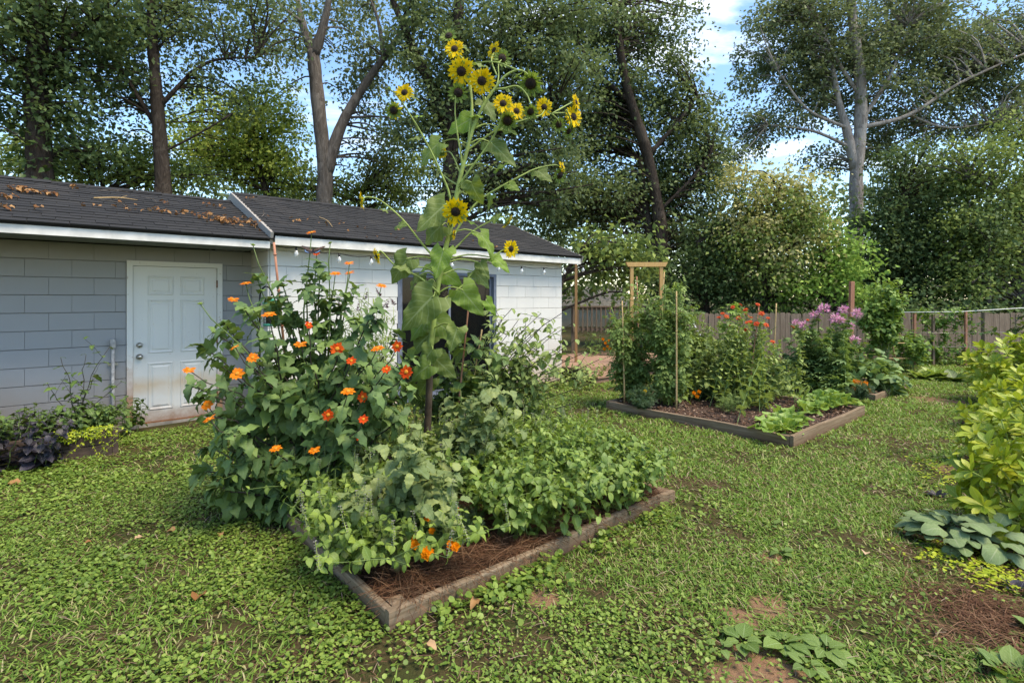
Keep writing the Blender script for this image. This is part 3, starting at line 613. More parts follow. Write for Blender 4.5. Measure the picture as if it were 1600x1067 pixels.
# ================================================================ STRING LIGHTS, POST
bulbs = [(463, 386), (530, 396), (580, 400), (645, 404), (706, 406), (755, 408), (779, 412), (815, 416), (850, 418), (882, 418), (911, 415)]
def eave_pt(px, py):
    r = (px - 800) / F; y = EY + .05; B = W0 + D2 * y; t = (r * B[1] - B[0]) / (D1[0] - r * D1[1]); p = B + D1 * t; p[2] = H - (py - HZ) * p[1] / F; return p
slp = [eave_pt(*q) for q in [(420, 381)] + bulbs]
st = thing('string_lights', 'black cord of clear bulbs hung under the eave of the white section', 'string lights', slp[0])
Pc = []
for p, q in zip(slp[:-1], slp[1:]):
    for t in np.linspace(0, 1, 6)[:-1]: Pc.append(p * (1 - t) + q * t - A(0, 0, .10 * t * (1 - t)))
Pc.append(slp[-1]); Acc().tube(np.array(Pc), .006, 5).build('cord', 'cord_black', st, slp[0])
for p in slp[1:]:
    s = Acc().lathe([(0, -.002), (.014, -.005), (.016, -.04), (.014, -.045), (0, -.045)], 10).build('socket', 'cord_black', st, loc=p - slp[0])
    Acc().lathe([(.013, -.045), (.02, -.06), (.03, -.085), (.031, -.10), (.022, -.122), (0, -.13)], 12).build('bulb', 'bulb_glass', s)
def post(name, label, cat, px, top_y, Y, w, mat, h0=-.05, lean=0):
    p = dp(px, top_y, Y); z = p[2]; a = Acc(); e = .006
    v = [(x * (w - k) / 2 + lean * zz, y * (w - k) / 2, zz) for zz, k in ((h0, 0), (z - e, 0), (z, 2 * e)) for x, y in ((-1, -1), (1, -1), (1, 1), (-1, 1))]
    a.add(v, [(i + 4 * l, (i + 1) % 4 + 4 * l, (i + 1) % 4 + 4 + 4 * l, i + 4 + 4 * l) for l in (0, 1) for i in range(4)] + [(8, 9, 10, 11)])
    o = a.build(name, mat, None, (0, 0, 0), False); o.location = (p[0] - lean * z, Y, 0); return tag(o, label, cat)
post('wooden_post', 'square brown timber post holding the string lights right of the white wall', 'post', 900, 414, 11.2, .055, 'post_wood')

# ================================================================ RAISED BEDS
def board(name, parent, p, q, h, t, mat, z0=0.0, warp=.0012, seed=0):
    """plank from p to q (outer lower edge), slightly uneven, grain along x"""
    p, q = A(*p[:2], 0), A(*q[:2], 0); L = np.linalg.norm(q - p); n = 14; a = Acc(); r = np.random.default_rng(seed); V = []
    for i in range(n + 1):
        x = i / n * L - L / 2; j = r.normal(0, warp) + .006 * math.sin(i * .55 + seed); k = r.normal(0, warp * .6)
        V += [(x, k, z0), (x, t + k, z0), (x, t + k - .004, z0 + h + j), (x, t * .5 + k, z0 + h + j + .002), (x, k + .004, z0 + h + j), (x, k, z0 + h + j - .006)]
    m = 6; Q = [(i * m + j, (i + 1) * m + j, (i + 1) * m + (j + 1) % m, i * m + (j + 1) % m) for i in range(n) for j in range(m)]
    Q = [tuple(reversed(x)) for x in Q]; e = n * m
    a.add(V, Q + [(0, 1, 2, 5), (2, 3, 4, 5), (e + 5, e + 2, e + 1, e), (e + 5, e + 4, e + 3, e + 2)])
    o = a.build(name, mat, parent, smooth=False); c = (p + q) / 2; o.location = tuple(c - A(*parent.location)); o.rotation_euler = (0, 0, math.atan2(q[1] - p[1], q[0] - p[0])); return o
def raised_bed(label, c0, L, Wd, h, mulch, seed):
    b = thing('raised_bed', label, 'raised bed', A(c0[0], c0[1], 0)); t = .042
    P0 = A(c0[0], c0[1], 0); P1 = P0 + D1 * L; P2 = P1 + D2 * Wd; P3 = P0 + D2 * Wd
    board('board', b, P0, P1, h, t, 'bed_board', -.03, seed=seed); board('board', b, P1 + D2 * (t + .002), P2 - D2 * (t + .002), h - .006, t, 'bed_board', -.03, seed=seed + 1)
    board('board', b, P2, P3, h, t, 'bed_board', -.03, seed=seed + 2); board('board', b, P3 - D2 * (t + .002), P0 + D2 * (t + .002), h - .004, t, 'bed_board', -.03, seed=seed + 3)
    for P, sx, sy in ((P0, 1, 1), (P1, -1, 1), (P2, -1, -1), (P3, 1, -1)):
        c = P + D1 * sx * .085 + D2 * sy * .085 - P0; o = Acc().box(-.04, .04, -.04, .04, -.1, h - .035).build('corner_post', 'corner_post', b, smooth=False); o.location = tuple(c); o.rotation_euler = (0, 0, ROT)
    n = 24; V = []; r = np.random.default_rng(seed + 9)
    for j in range(n + 1):
        for i in range(n + 1):
            u, w = i / n, j / n; e = min(u, 1 - u, w, 1 - w); p = D1 * (t + u * (L - 2 * t)) + D2 * (t + w * (Wd - 2 * t)); V.append((p[0], p[1], h - .085 + min(e * .25, .03) + r.normal(0, .007)))
    so_ = Acc().add(V, [(j * (n + 1) + i, j * (n + 1) + i + 1, (j + 1) * (n + 1) + i + 1, (j + 1) * (n + 1) + i) for j in range(n) for i in range(n)]).build('soil', 'bed_soil', b)
    a = Acc(); k = mulch[1]; u = r.random(k) * (L - .14) + .07; w = (r.random(k) ** mulch[2]) * (Wd - .14) + .07
    pos = P0 + u[:, None] * D1 + w[:, None] * D2; pos[:, 2] = h - .06 + r.random(k) * .045; ang = r.random(k) * 6.3
    ax = np.stack([np.cos(ang), np.sin(ang), r.normal(0, .18, k)], -1)
    if mulch[0] == 'pine_straw': a.scatter(T['strip'][0], pos, ax, A(0, 0, 1) + r.normal(0, .5, (k, 3)), r.uniform(.08, .19, k), width=r.uniform(.0016, .003, k))
    else: a.scatter(T['diamond'][0], pos - A(0, 0, .01), ax, A(0, 0, 1) + r.normal(0, .5, (k, 3)), r.uniform(.015, .05, k))
    # keep every needle inside the boards
    tag(a.build('mulch', mulch[0], b, P0), kind='stuff'); return b
BED1 = A(-.587, 2.493, 0); BED2 = gp(1240, 700); BED3 = gp(1368, 629)
raised_bed('nearest raised timber bed, with pine straw, under the sunflower', BED1, 2.46, 2.46, .128, ('pine_straw', 15000, 1.9), 21)
raised_bed('middle raised timber bed, with lettuce at its front corner and tomatoes', BED2, 2.40, 2.55, .16, ('mulch_chip', 5000, 1), 31)
raised_bed('farthest raised timber bed, with cleome and orange marigolds', BED3, 1.9, 2.6, .15, ('mulch_chip', 2500, 1), 41)
def inbed(B, u, w, z=.09): return B + D1 * u + D2 * w + A(0, 0, z)
# planter at the grey wall
pl = thing('planter_box', 'low dark timber planter box in front of the grey wall', 'planter', bl(-1.3, -1.0), ROT)
for (x0, x1, y0, y1) in ((-1.0, 1.05, -.31, -.27), (-1.0, 1.05, .25, .29)):
    for z0, z1 in ((-.03, .125), (.131, .27)): box('board', x0, x1, y0 + (.004 if z0 > 0 else 0), y1, z0, z1, 'planter_wood', pl)
for x in (-1.0, 1.01):
    for z0, z1 in ((-.03, .125), (.131, .268)): box('board', x + .001, x + .039, -.268, .248, z0, z1, 'planter_wood', pl)
box('corner_post', 1.052, 1.10, -.315, -.23, -.03, .285, 'planter_wood', pl)
box('soil', -.96, 1.0, -.266, .246, .05, .22, 'bed_soil', pl)

# ================================================================ DECK, RAILING, NEIGHBOUR, FENCE, TRELLISES
dk = thing('deck', 'low weathered timber deck with a step beyond the white wall', 'deck', bl(6.95, -1.6), ROT)
for k in range(14): box('plank', .05, 3.6, .42 + k * .146, .42 + k * .146 + .138, .205, .24, 'deck_wood', dk)
box('riser', .05, 3.6, .42, .455, -.05, .203, 'deck_wood', dk)
for k in range(2): box('step_plank', .1, 3.2, .02 + k * .196, .02 + k * .196 + .188, .085, .12, 'deck_wood', dk)
box('step_riser', .1, 3.2, .05, .08, -.05, .083, 'deck_wood', dk)
RYY = 15.5; ra = dp(893, 478, RYY); rb = dp(1052, 478, RYY)
rl = thing('railing', 'brown baluster railing seen right of the white wall', 'railing', A(ra[0], RYY, 0)); Lr = rb[0] - ra[0]
box('rail', 0, Lr, -.07, .07, 1.35, 1.39, 'rail_wood', rl); box('rail', 0, Lr, -.02, .02, 1.27, 1.348, 'rail_wood', rl); box('rail', 0, Lr, -.02, .02, .66, .74, 'rail_wood', rl)
for k in range(int(Lr / .135)): box('baluster', .04 + k * .135, .078 + k * .135, -.06, -.022, .62, 1.345, 'rail_wood', rl)
for x in (0, Lr / 2, Lr - .09): box('post', x, x + .09, .022, .11, -.05, 1.348, 'rail_wood', rl)
nh = thing('neighbour_house', 'grey roofed low house half hidden by leaves beyond the railing', 'house', dp(915, 480, 30) * A(1, 1, 0))
box('wall', -3, 2.2, 0, 4, -.1, 1.3, 'white_block', nh)
Acc().add([(-3.3, -.4, 1.2), (2.5, -.4, 1.2), (2.5, 2, 2.35), (-3.3, 2, 2.35), (-3.3, 4.4, 1.2), (2.5, 4.4, 1.2)], [(0, 1, 2, 3), (3, 2, 5, 4)]).build('roof', 'concrete', nh, smooth=False)
FY = 13.8; fx0, fx1 = 4.2, 17.2
fe = thing('picket_fence', 'weathered grey board fence along the back of the lawn', 'fence', (fx0, FY, 0))
def picket(w, h, s):
    r = np.random.default_rng(s); c = .03; return Acc().add([(x, y, z) for y in (0, .018) for x, z in ((0, .02), (w, .02), (w, h - c), (w - c, h), (c, h), (0, h - c))],
        [(0, 1, 2, 5), (5, 2, 3, 4), (11, 8, 7, 6), (10, 9, 8, 11)] + [(i, i + 6, (i + 1) % 6 + 6, (i + 1) % 6) for i in range(6)]).mesh('picket', 'fence_wood', smooth=False)
pm = [picket(.138, 1.235, 1), picket(.138, 1.215, 2), picket(.132, 1.225, 3)]
x = 0
while x < fx1 - fx0:
    o = bpy.data.objects.new('picket', R.choice(pm)); link(o, fe); o.location = (x, R.uniform(-.004, .004), R.uniform(-.012, .02)); o.rotation_euler = (R.uniform(-.012, .012), R.uniform(-.008, .008), 0); x += .145
for z in (.3, .95): box('rail', 0, fx1 - fx0, .026, .064, z, z + .09, 'fence_wood', fe)
for k in range(6): box('post', .2 + k * 2.4, .29 + k * 2.4, .066, .155, -.05, 1.2, 'fence_wood', fe)
# pine arch
TY = 11.0; t0, t1 = dp(987, 412, TY), dp(1033, 412, TY)
ar = thing('garden_arch', 'new pale pine arch standing above the tomato plants', 'arch', A(t0[0], TY, 0)); wA = t1[0] - t0[0]; zt = dp(0, 417, TY)[2]
for x in (0, wA):
    for y in (0,): box('post', x - .034, x + .034, y - .034, y + .034, -.05, zt, 'new_pine', ar)
for y in (0,):
    a = Acc(); e = .13
    a.add([(x, yy, z) for yy in (y - .05, y + .05) for x, z in ((-e, zt + .095), (-e + .05, zt + .002), (wA + e - .05, zt + .002), (wA + e, zt + .095))], [(3, 2, 1, 0), (4, 5, 6, 7), (0, 1, 5, 4), (1, 2, 6, 5), (2, 3, 7, 6), (3, 0, 4, 7)])
    a.build('beam', 'new_pine', ar, smooth=False)
post('wooden_stake', 'reddish square stake rising above the pink cleome', 'stake', 1331, 440, 10.6, .075, 'stake_wood', lean=.02)
# wire trellis before the fence
wt = thing('wire_trellis', 'posts joined by a white pipe and wire before the board fence', 'trellis', (dp(1429, 490, 12.6)[0], 12.6, 0))
for px, w, m, top in ((1429, .05, 'stake_wood', 488), (1458, .05, 'rail_wood', 490), (1509, .045, 'stake_wood', 487), (1539, .11, 'fence_wood', 488)):
    p = dp(px, top, 12.6); x = p[0] - wt.location.x; box('post', x - w / 2, x + w / 2, -w / 2, w / 2, -.05, p[2], m, wt)
a = Acc().tube([dp(1395, 488, 12.52), dp(1500, 487, 12.52), dp(1600, 481, 12.52)], .008, 6); a.build('pipe', 'white_plastic', wt, wt.location)
for yy in (519, 541): Acc().tube([dp(1395, yy, 12.55), dp(1480, yy + 1, 12.55), dp(1570, yy, 12.55)], .004, 4).build('wire', 'steel', wt, wt.location)
# bamboo canes: (base pixel, top pixel, depth of the base, depth of the top, label)
def cane(b, t, r, lab, mat='bamboo', name='bamboo_cane'):
    P = np.array([b + (t - b) * k for k in np.linspace(0, 1, 8)]); a = Acc().tube(P, np.linspace(r, r * .75, 8), 8)
    for k in np.linspace(.1, .95, 7): a.tube([b + (t - b) * k, b + (t - b) * (k + .006)], r * 1.12, 8)
    tag(a.build(name, mat, None, b), lab, 'garden stake')
cane(inbed(BED1, .22, 1.95), dp(428, 379, 4.0), .012, 'tall brown cane leaning left through the tithonia bush', 'stake_wood')
cane(inbed(BED1, 1.55, 1.75), dp(733, 470, 4.55), .009, 'cane standing just right of the sunflower stem', 'stake_wood')
cane(inbed(BED1, 1.75, 1.9), dp(753, 515, 4.8), .009, 'shorter cane between the sunflower and the sparse bush')
cane(A(*gp(976, 632, .1)), dp(972, 470, 7.5), .012, 'cane at the left corner of the middle bed')
cane(A(*gp(1057, 644, .1)), dp(1057, 455, 6.9), .012, 'bright cane in front of the tomato plants')
cane(A(*gp(1026, 612, .1)), dp(1038, 425, 8.6), .012, 'cane beside the right leg of the pine arch')
cane(A(*gp(1000, 615, .1)), dp(995, 432, 8.4), .012, 'cane beside the left leg of the pine arch', 'stake_wood')
cane(A(*gp(1206, 618, .1)), dp(1213, 474, 8.1), .013, 'cane right of the red zinnias')
cane(A(*gp(1168, 630, .1)), dp(1186, 478, 7.8), .009, 'thin cane among the red zinnias', 'stake_wood')
cane(dp(1112, 557, 12.0), dp(1076, 492, 12.0), .02, 'pale pole leaning behind the tomato plants', 'white_plastic', 'leaning_pole')
# A-frame for the beans
af = thing('bean_trellis', 'bamboo A-frame carrying the climbing beans', 'trellis', gp(1403, 580))
bq = A(*af.location)
for b0, t0_ in (((1403, 580), (1380, 470)), ((1352, 578), (1384, 470)), ((1425, 568), (1384, 468))):
    g0 = gp(*b0); Acc().tube([g0, (g0 + dp(*t0_, 11.3)) / 2, dp(*t0_, 11.3)], .016, 6).build('cane', 'bamboo', af, bq)
for (p, q) in (((1360, 536), (1416, 536)), ((1355, 560), (1424, 560)), ((1368, 508), (1404, 508))): Acc().tube([dp(*p, 11.4), dp(*q, 11.4)], .01, 6).build('crossbar', 'bamboo', af, bq)
# shepherd's hook and bird feeder
sb = dp(406, 467, 5.5); sb[2] = 0
hp = [A(sb[0], sb[1], -.05)] + [A(sb[0], sb[1], z) for z in (.5, 1.0, 1.5)] + [dp(x, y, 5.5) for x, y in ((406, 465), (408, 455), (414, 448), (421, 450), (425, 458), (424, 462))]
tag(Acc().tube(smooth_path(hp, 5), .009, 8).build('shepherd_hook', 'black_metal', None, sb), 'thin black garden hook in front of the white wall corner', 'hook')
ft = dp(424, 462, 5.5); bf = thing('bird_feeder', 'small bird feeder with a green lid hanging from the black hook', 'bird feeder', ft)
Acc().tube([(-.06, 0, -.075), (-.02, 0, -.01), (0, 0, .004), (.02, 0, -.01), (.06, 0, -.075)], .003, 5).build('bail', 'steel', bf)
Acc().lathe([(0, -.03), (.02, -.032), (.05, -.05), (.085, -.075), (.09, -.085), (0, -.085)], 18).build('lid', 'feeder_green', bf)
Acc().lathe([(0, -.087), (.052, -.087), (.052, -.29), (0, -.29)], 14).build('seed_tube', 'seed', bf)
cg = Acc()
for k in range(14): x, y = .075 * math.cos(k * .449), .075 * math.sin(k * .449); cg.tube([(x, y, -.087), (x, y, -.31)], .0022, 4)
for z in np.linspace(-.10, -.31, 8): cg.tube([(.075 * math.cos(k * .393), .075 * math.sin(k * .393), z) for k in range(17)], .0022, 4, cap=False)
cg.build('cage', 'black_metal', bf); Acc().lathe([(0, -.295), (.08, -.295), (.08, -.32), (0, -.32)], 16).build('tray', 'feeder_green', bf)
# dark patio table beside the deck
tb = thing('patio_table', 'small black metal table on the deck right of the white wall', 'table', bl(7.35, .0, .24))
Acc().lathe([(0, .42), (.30, .42), (.31, .435), (.31, .45), (0, .45)], 22).build('table_top', 'black_metal', tb)
for k in range(3): a_ = k * 2.09; Acc().tube([(.26 * math.cos(a_), .26 * math.sin(a_), 0), (.16 * math.cos(a_), .16 * math.sin(a_), .2), (.2 * math.cos(a_), .2 * math.sin(a_), .421)], .012, 6).build('leg', 'black_metal', tb)

# ================================================================ PLANTS
EYE = A(0, 0, H)
def fan(base, tip, bend=.35, n=9, jit=.02, r=rng):
    """a stem that rises from base and leans out to its tip"""
    d = tip - base; c = base + A(d[0] * bend, d[1] * bend, d[2] * .62); t = np.linspace(0, 1, n)[:, None]
    P = (1 - t) ** 2 * base + 2 * t * (1 - t) * c + t * t * tip; P[1:-1] += r.normal(0, jit, (n - 2, 3)); return P
def leaves_on(P, n, start, size, r, pairs=True, droop=.35, fwd=.45, taper=.45, end=1.0, up=1.0, jit=.25):
    ts = np.repeat(np.linspace(start, end, n), 2 if pairs else 1); k = len(ts); pos = at_path(P, ts); tg = nrm(at_path(P, np.clip(ts + .03, 0, 1)) - at_path(P, np.clip(ts - .03, 0, 1)))
    u = nrm(np.cross(tg, A(.31, .12, .94))); w = np.cross(tg, u); i = np.arange(k)
    ph = (i // 2) * 1.7 + (i % 2) * math.pi if pairs else i * 2.4
    ph = ph + r.random() * 6.3 + r.normal(0, .25, k); rad = np.cos(ph)[:, None] * u + np.sin(ph)[:, None] * w
    ax = nrm(rad + fwd * tg + A(0, 0, -droop) + r.normal(0, jit * .6, (k, 3))); nu = A(0, 0, up) + .5 * tg + r.normal(0, jit, (k, 3))
    sz = size * (1 - taper * (ts - start) / max(end - start, .01)) * r.uniform(.65, 1.15, k); return pos, ax, nu, sz
class Plant:
    def __init__(s, name, label, cat, base, group=None):
        s.b = np.asarray(base, float); s.o = thing(name, label, cat, s.b, 0, group); s.L = []; s.ns = 0; s.stemacc = None
    def stem(s, P, r0, r1, mat='stem_green', sides=6, own=True):
        if own: Acc().tube(P, np.linspace(r0, r1, len(P)), sides).build('stem', mat, s.o, s.b); return
        s.stemacc = s.stemacc or {}; s.stemacc.setdefault(mat, Acc()).tube(P, np.linspace(r0, r1, len(P)), sides, cap=False)
    def leaf(s, pos, ax, up, sz): s.L.append((np.atleast_2d(pos), np.atleast_2d(ax), np.atleast_2d(up) + np.zeros_like(np.atleast_2d(pos)), np.atleast_1d(sz)))
    def done(s, kind, mat, own=300, seed=0, minpx=9, width=1.0):
        r = np.random.default_rng(seed)
        if s.stemacc:
            for m, a in s.stemacc.items(): tag(a.build('stems', m, s.o, s.b), kind='stuff')
        if not s.L: return s
        pos, ax, up, sz = (np.concatenate([l[i] for l in s.L]) for i in range(4)); s.L = []
        d = np.linalg.norm(pos - EYE, axis=1); px = sz * F / np.maximum(pos[:, 1], .3); od = np.argsort(d); own_i = od[:own][px[od[:own]] >= minpx] if own else od[:0]
        for i in own_i:
            k = r.integers(len(T[kind])); put(leafmesh(kind, k, mat), 'leaf', s.o, pos[i] - s.b, ax[i], up[i], sz[i], sz[i] * width)
        m = np.ones(len(pos), bool); m[own_i] = False; idx = np.where(m)[0]
        if len(idx):
            a = Acc(); g = r.integers(len(T[kind]), size=len(idx))
            for k in range(len(T[kind])):
                j = idx[g == k]
                if len(j): a.scatter(T[kind][k], pos[j], ax[j], up[j], sz[j], width=sz[j] * width)
            tag(a.build('foliage', mat, s.o, s.b), kind='stuff')
        return s
# ---- flowers (facing +z at the origin, size 1 = radius 1)
def ray_ring(n, r0, r1, w, z0, z1, seed, cup=.1, drop=0.):
    r = np.random.default_rng(seed); a = Acc()
    for k in range(n):
        an = k / n * 6.283 + r.normal(0, .07); l = (r1 - r0) * r.uniform(.85, 1.12); B = blade(ov(w, .5), 3, 1, .25, r.uniform(-.1, .35) + drop)
        c, s_ = math.cos(an), math.sin(an); tilt = math.atan2(z1 - z0, r1 - r0) + r.normal(0, .12)
        M = np.array(Matrix.Rotation(an - math.pi / 2, 3, 'Z') @ Matrix.Rotation(tilt, 3, 'X')); a.add(B['v'] * l @ M.T + A(c * r0, s_ * r0, z0), B['q'], None, B['uv'], np.full(len(B['v']), r.random()))
    return a
def dome(r0, h, sides=14, z=0): return Acc().lathe([(r0, z), (r0 * .96, z + h * .45), (r0 * .75, z + h * .85), (r0 * .4, z + h), (0, z + h * .9)], sides)
def cat_acc(*accs):
    a = Acc()
    for x in accs:
        off = a.n; a.v += x.v; a.uv += x.uv; a.r += x.r; a.q += [q + off for q in x.q]; a.t += [t + off for t in x.t]; a.n += x.n
    return a
SFM = {
    'disc': dome(.33, .11, 18).mesh('disc', 'sun_disc'), 'mid': dome(.18, .06, 12, .095).mesh('disc_centre', 'sun_disc_mid'),
    'rays': [cat_acc(ray_ring(19, .30, 1.0, .19, .02, .06, s), ray_ring(17, .30, .93, .19, .05, .14, s + 9)).mesh('petals', 'sun_petal') for s in (1, 2)],
    'few': ray_ring(10, .36, .92, .17, .02, -.25, 5, 0, .5).mesh('petals', 'sun_petal'), 'dry': ray_ring(13, .36, .72, .10, .02, -.28, 6, 0, 1.4).mesh('petals', 'dry_petal'),
    'bracts': cat_acc(ray_ring(13, .2, .66, .2, -.16, -.03, 7), ray_ring(15, .32, .86, .17, -.08, .12, 8), ray_ring(13, .34, .76, .17, -.02, .18, 19), Acc().lathe([(.05, -.3), (.16, -.24), (.40, -.08), (.43, .0)], 14)).mesh('bracts', 'basil_light'),
    'bud': cat_acc(ray_ring(10, .1, .7, .25, -.1, .5, 17), ray_ring(10, .2, .8, .22, -.15, .2, 18), dome(.35, .35)).mesh('bud', 'basil_light')}
def sunhead(parent, base, p, face, rad, kind):
    me = SFM['bud'] if kind == 'bud' else SFM['disc']; up = A(.3, .2, .9) if abs(nrm(face)[2]) < .8 else A(0, 1, 0)
    z = nrm(face); x = nrm(np.cross(up, z)); y = np.cross(z, x); o = bpy.data.objects.new('flower_head', me); link(o, parent); q = p - base; f = rad * (1.75 if kind in ('spent', 'dry', 'bud') else 1.2) * (.62 if kind == 'bud' else 1)
    o.matrix_basis = Matrix(((x[0] * f, y[0] * f, z[0] * f, q[0]), (x[1] * f, y[1] * f, z[1] * f, q[1]), (x[2] * f, y[2] * f, z[2] * f, q[2]), (0, 0, 0, 1)))
    if kind == 'bud': return
    link(bpy.data.objects.new('disc_centre', SFM['mid']), o); link(bpy.data.objects.new('bracts', SFM['bracts']), o)
    if kind == 'full': link(bpy.data.objects.new('petals', R.choice(SFM['rays'])), o)
    if kind == 'fade': link(bpy.data.objects.new('petals', SFM['few']), o)
    if kind == 'dry': link(bpy.data.objects.new('petals', SFM['dry']), o)

# ---------------- the sunflower
def sunflower():
    Y = 4.4; b = inbed(BED1, 1.13, 1.53, .08); p = Plant('sunflower_plant', 'very tall branching sunflower with many yellow heads rising from the nearest bed', 'sunflower', b); r = np.random.default_rng(5)
    def path(q, y0=Y, y1=Y): n = len(q); return np.array([dp(x, y, y0 + (y1 - y0) * i / max(n - 1, 1)) for i, (x, y) in enumerate(q)])
    main = [(667, 690), (671, 600), (671, 558), (676, 516), (683, 451), (697, 385), (705, 351), (715, 296), (724, 258), (739, 201), (758, 161), (776, 135), (792, 117), (812, 110), (826, 118), (830, 128)]
    P = np.vstack([[b - A(0, 0, .05)], path(main, Y, Y - .05)]); S = smooth_path(P, 4); n = len(S)
    Acc().tube(S[:14], np.linspace(.034, .026, 14), 10).build('stem', 'stem_brown', p.o, b)['label'] = 'thick brown lower stem'
    Acc().tube(S[12:], np.interp(np.linspace(0, 1, n - 12), [0, .5, .8, 1], [.027, .016, .009, .005]), 9).build('stem', 'stem_pale', p.o, b)
    br = [([(702, 358), (703, 308), (687, 266), (671, 232), (655, 203), (637, 174), (622, 152), (610, 140)], -.35), ([(722, 262), (721, 248), (715, 211), (711, 177), (712, 150)], -.1), ([(728, 246), (736, 177), (734, 140), (724, 116)], -.1),
          ([(738, 206), (737, 150), (728, 100), (713, 82), (705, 62)], .15), ([(716, 292), (726, 277), (771, 214), (784, 180), (787, 164)], -.2), ([(730, 235), (734, 232), (779, 202), (829, 185), (862, 178), (893, 176)], .2), ([(829, 185), (845, 180), (851, 172)], .1),
          ([(862, 178), (885, 165), (900, 157)], .2), ([(779, 202), (795, 185), (806, 176)], -.1), ([(771, 140), (787, 139), (808, 135), (823, 148), (830, 166)], -.1), ([(776, 135), (779, 120), (779, 101), (785, 92)], .1), ([(776, 118), (768, 95), (772, 82)], .2), ([(757, 163), (752, 140), (753, 126)], -.15),
          ([(700, 380), (740, 322), (772, 298), (816, 274), (837, 264), (866, 258), (876, 262)], .3), ([(690, 420), (680, 404), (662, 384), (629, 343), (595, 314), (574, 308), (566, 312)], -.3), ([(696, 398), (711, 388), (742, 359), (781, 340), (791, 343)], .25),
          ([(686, 460), (680, 453), (653, 432), (619, 416), (596, 393), (590, 396)], -.3), ([(680, 480), (692, 469), (724, 445), (742, 422), (787, 390), (797, 389)], .2), ([(705, 356), (707, 338), (712, 331)], -.30), ([(721, 275), (705, 240), (692, 238)], .25), ([(700, 372), (712, 362), (711, 366)], -.1), ([(716, 290), (700, 280), (680, 262)], .3), ([(862, 178), (872, 188), (874, 194)], .1), ([(885, 172), (892, 190), (890, 204)], .2)]
    for q, dy in br: s = smooth_path(path(q, Y - .02, Y + dy), 4); Acc().tube(s, np.linspace(.011 if len(q) > 4 else .007, .0045, len(s)), 6).build('stem', 'stem_pale', p.o, b)
    hd = [(701, 56, 10, 'spent', (-.1, -.9, .3), .15), (710, 77, 14, 'full', (-.05, -1, .1), .1), (772, 79, 12, 'full', (-.7, -.7, .1), .2), (785, 91, 11, 'spent', (.3, -.9, -.1), .1), (721, 112, 19, 'full', (-.1, -.95, -.3), -.12), (753, 127, 18, 'full', (0, -1, -.25), -.15),
          (716, 145, 12, 'spent', (0, -.95, -.3), -.1), (632, 145, 13, 'full', (-.1, -1, .1), -.35), (608, 139, 7, 'bud', (-.5, -.5, .7), -.35), (615, 173, 15, 'fade', (-.1, -.9, -.4), -.35), (829, 131, 15, 'spent', (-.1, -.8, -.55), -.05), (786, 162, 14, 'full', (0, -1, .05), -.2),
          (807, 174, 13, 'full', (.3, -.9, .1), -.1), (793, 189, 12, 'dry', (-.1, -.8, -.5), -.1), (829, 175, 9, 'dry', (.2, -.7, -.6), -.1), (850, 168, 13, 'full', (.35, -.8, -.2), .1), (900, 160, 11, 'full', (.85, -.5, .1), .2), (896, 183, 15, 'full', (.55, -.8, 0), .2), (873, 195, 9, 'dry', (.4, -.8, -.4), .1),
          (889, 205, 9, 'dry', (.6, -.5, -.6), .2), (690, 239, 8, 'full', (.2, .8, .1), .25), (878, 261, 8, 'full', (.8, -.5, .2), .3), (875, 274, 10, 'dry', (.6, -.6, -.5), .3), (565, 313, 12, 'full', (-.92, -.3, -.15), -.3), (712, 331, 19, 'full', (0, -.9, -.35), -.34), (793, 346, 12, 'full', (.75, .2, -.5), .25),
          (709, 367, 8, 'full', (.9, -.1, -.1), -.1), (589, 400, 12, 'full', (-.85, -.4, -.3), -.3), (798, 389, 13, 'full', (.6, -.75, -.1), .2), (676, 263, 8, 'dry', (.1, .1, -1), .3)]
    for x, y, pr, k, f, dy in hd: q = dp(x, y, Y + dy); sunhead(p.o, b, q, A(*f), pr * q[1] / F, k)
    # leaves: stalk end, tip, depth of both, how far the face turns to the viewer
    lv = [(735, 187, 686, 211, 1, 0), (750, 182, 718, 181, .25, 0), (757, 160, 779, 197, .7, .1), (768, 224, 818, 269, .6, 0), (686, 224, 637, 260, .7, 0), (713, 98, 682, 101, .4, .1), (739, 99, 774, 107, .35, .1), (724, 72, 738, 85, .6, .1), (655, 216, 632, 218, .5, -.1), (781, 200, 817, 211, .5, 0), (840, 267, 869, 288, .7, .2),
          (795, 288, 816, 300, .7, .1), (736, 285, 756, 334, 1, -.15), (768, 305, 760, 334, .5, 0), (697, 319, 637, 371, .9, -.2), (691, 352, 643, 388, .8, -.05), (693, 390, 676, 446, 1, -.25), (637, 404, 598, 454, .75, -.2), (678, 462, 606, 530, 1, -.25), (668, 440, 640, 475, .9, 0), (721, 452, 765, 505, 1, -.05), (715, 512, 697, 560, 1, -.2),
          (724, 343, 758, 352, .35, .1), (771, 403, 805, 424, .5, .1), (750, 411, 768, 442, .6, .05), (622, 352, 638, 352, .8, -.2), (676, 545, 645, 588, .8, 0), (680, 560, 722, 600, .8, .05), (672, 590, 640, 630, .8, .1), (678, 500, 730, 540, .8, .1), (674, 520, 622, 560, .7, .15), (690, 425, 735, 450, .7, .15), (672, 570, 625, 600, .7, -.05), (640, 420, 605, 415, .5, -.2), (742, 425, 775, 455, .7, .1), (665, 500, 628, 540, .8, .1), (655, 430, 630, 455, .6, -.1), (760, 470, 785, 500, .6, .15), (725, 300, 700, 300, .5, .1), (750, 365, 790, 410, .45, .1), (692, 405, 645, 428, .6, .1), (640, 150, 660, 157, .4, -.3), (650, 182, 668, 181, .4, -.3),
          (806, 120, 822, 108, .5, .1), (792, 140, 812, 152, .6, 0), (838, 172, 858, 160, .5, .1), (776, 265, 800, 250, .5, .2), (605, 330, 590, 325, .5, -.3), (770, 345, 785, 330, .6, .2)]
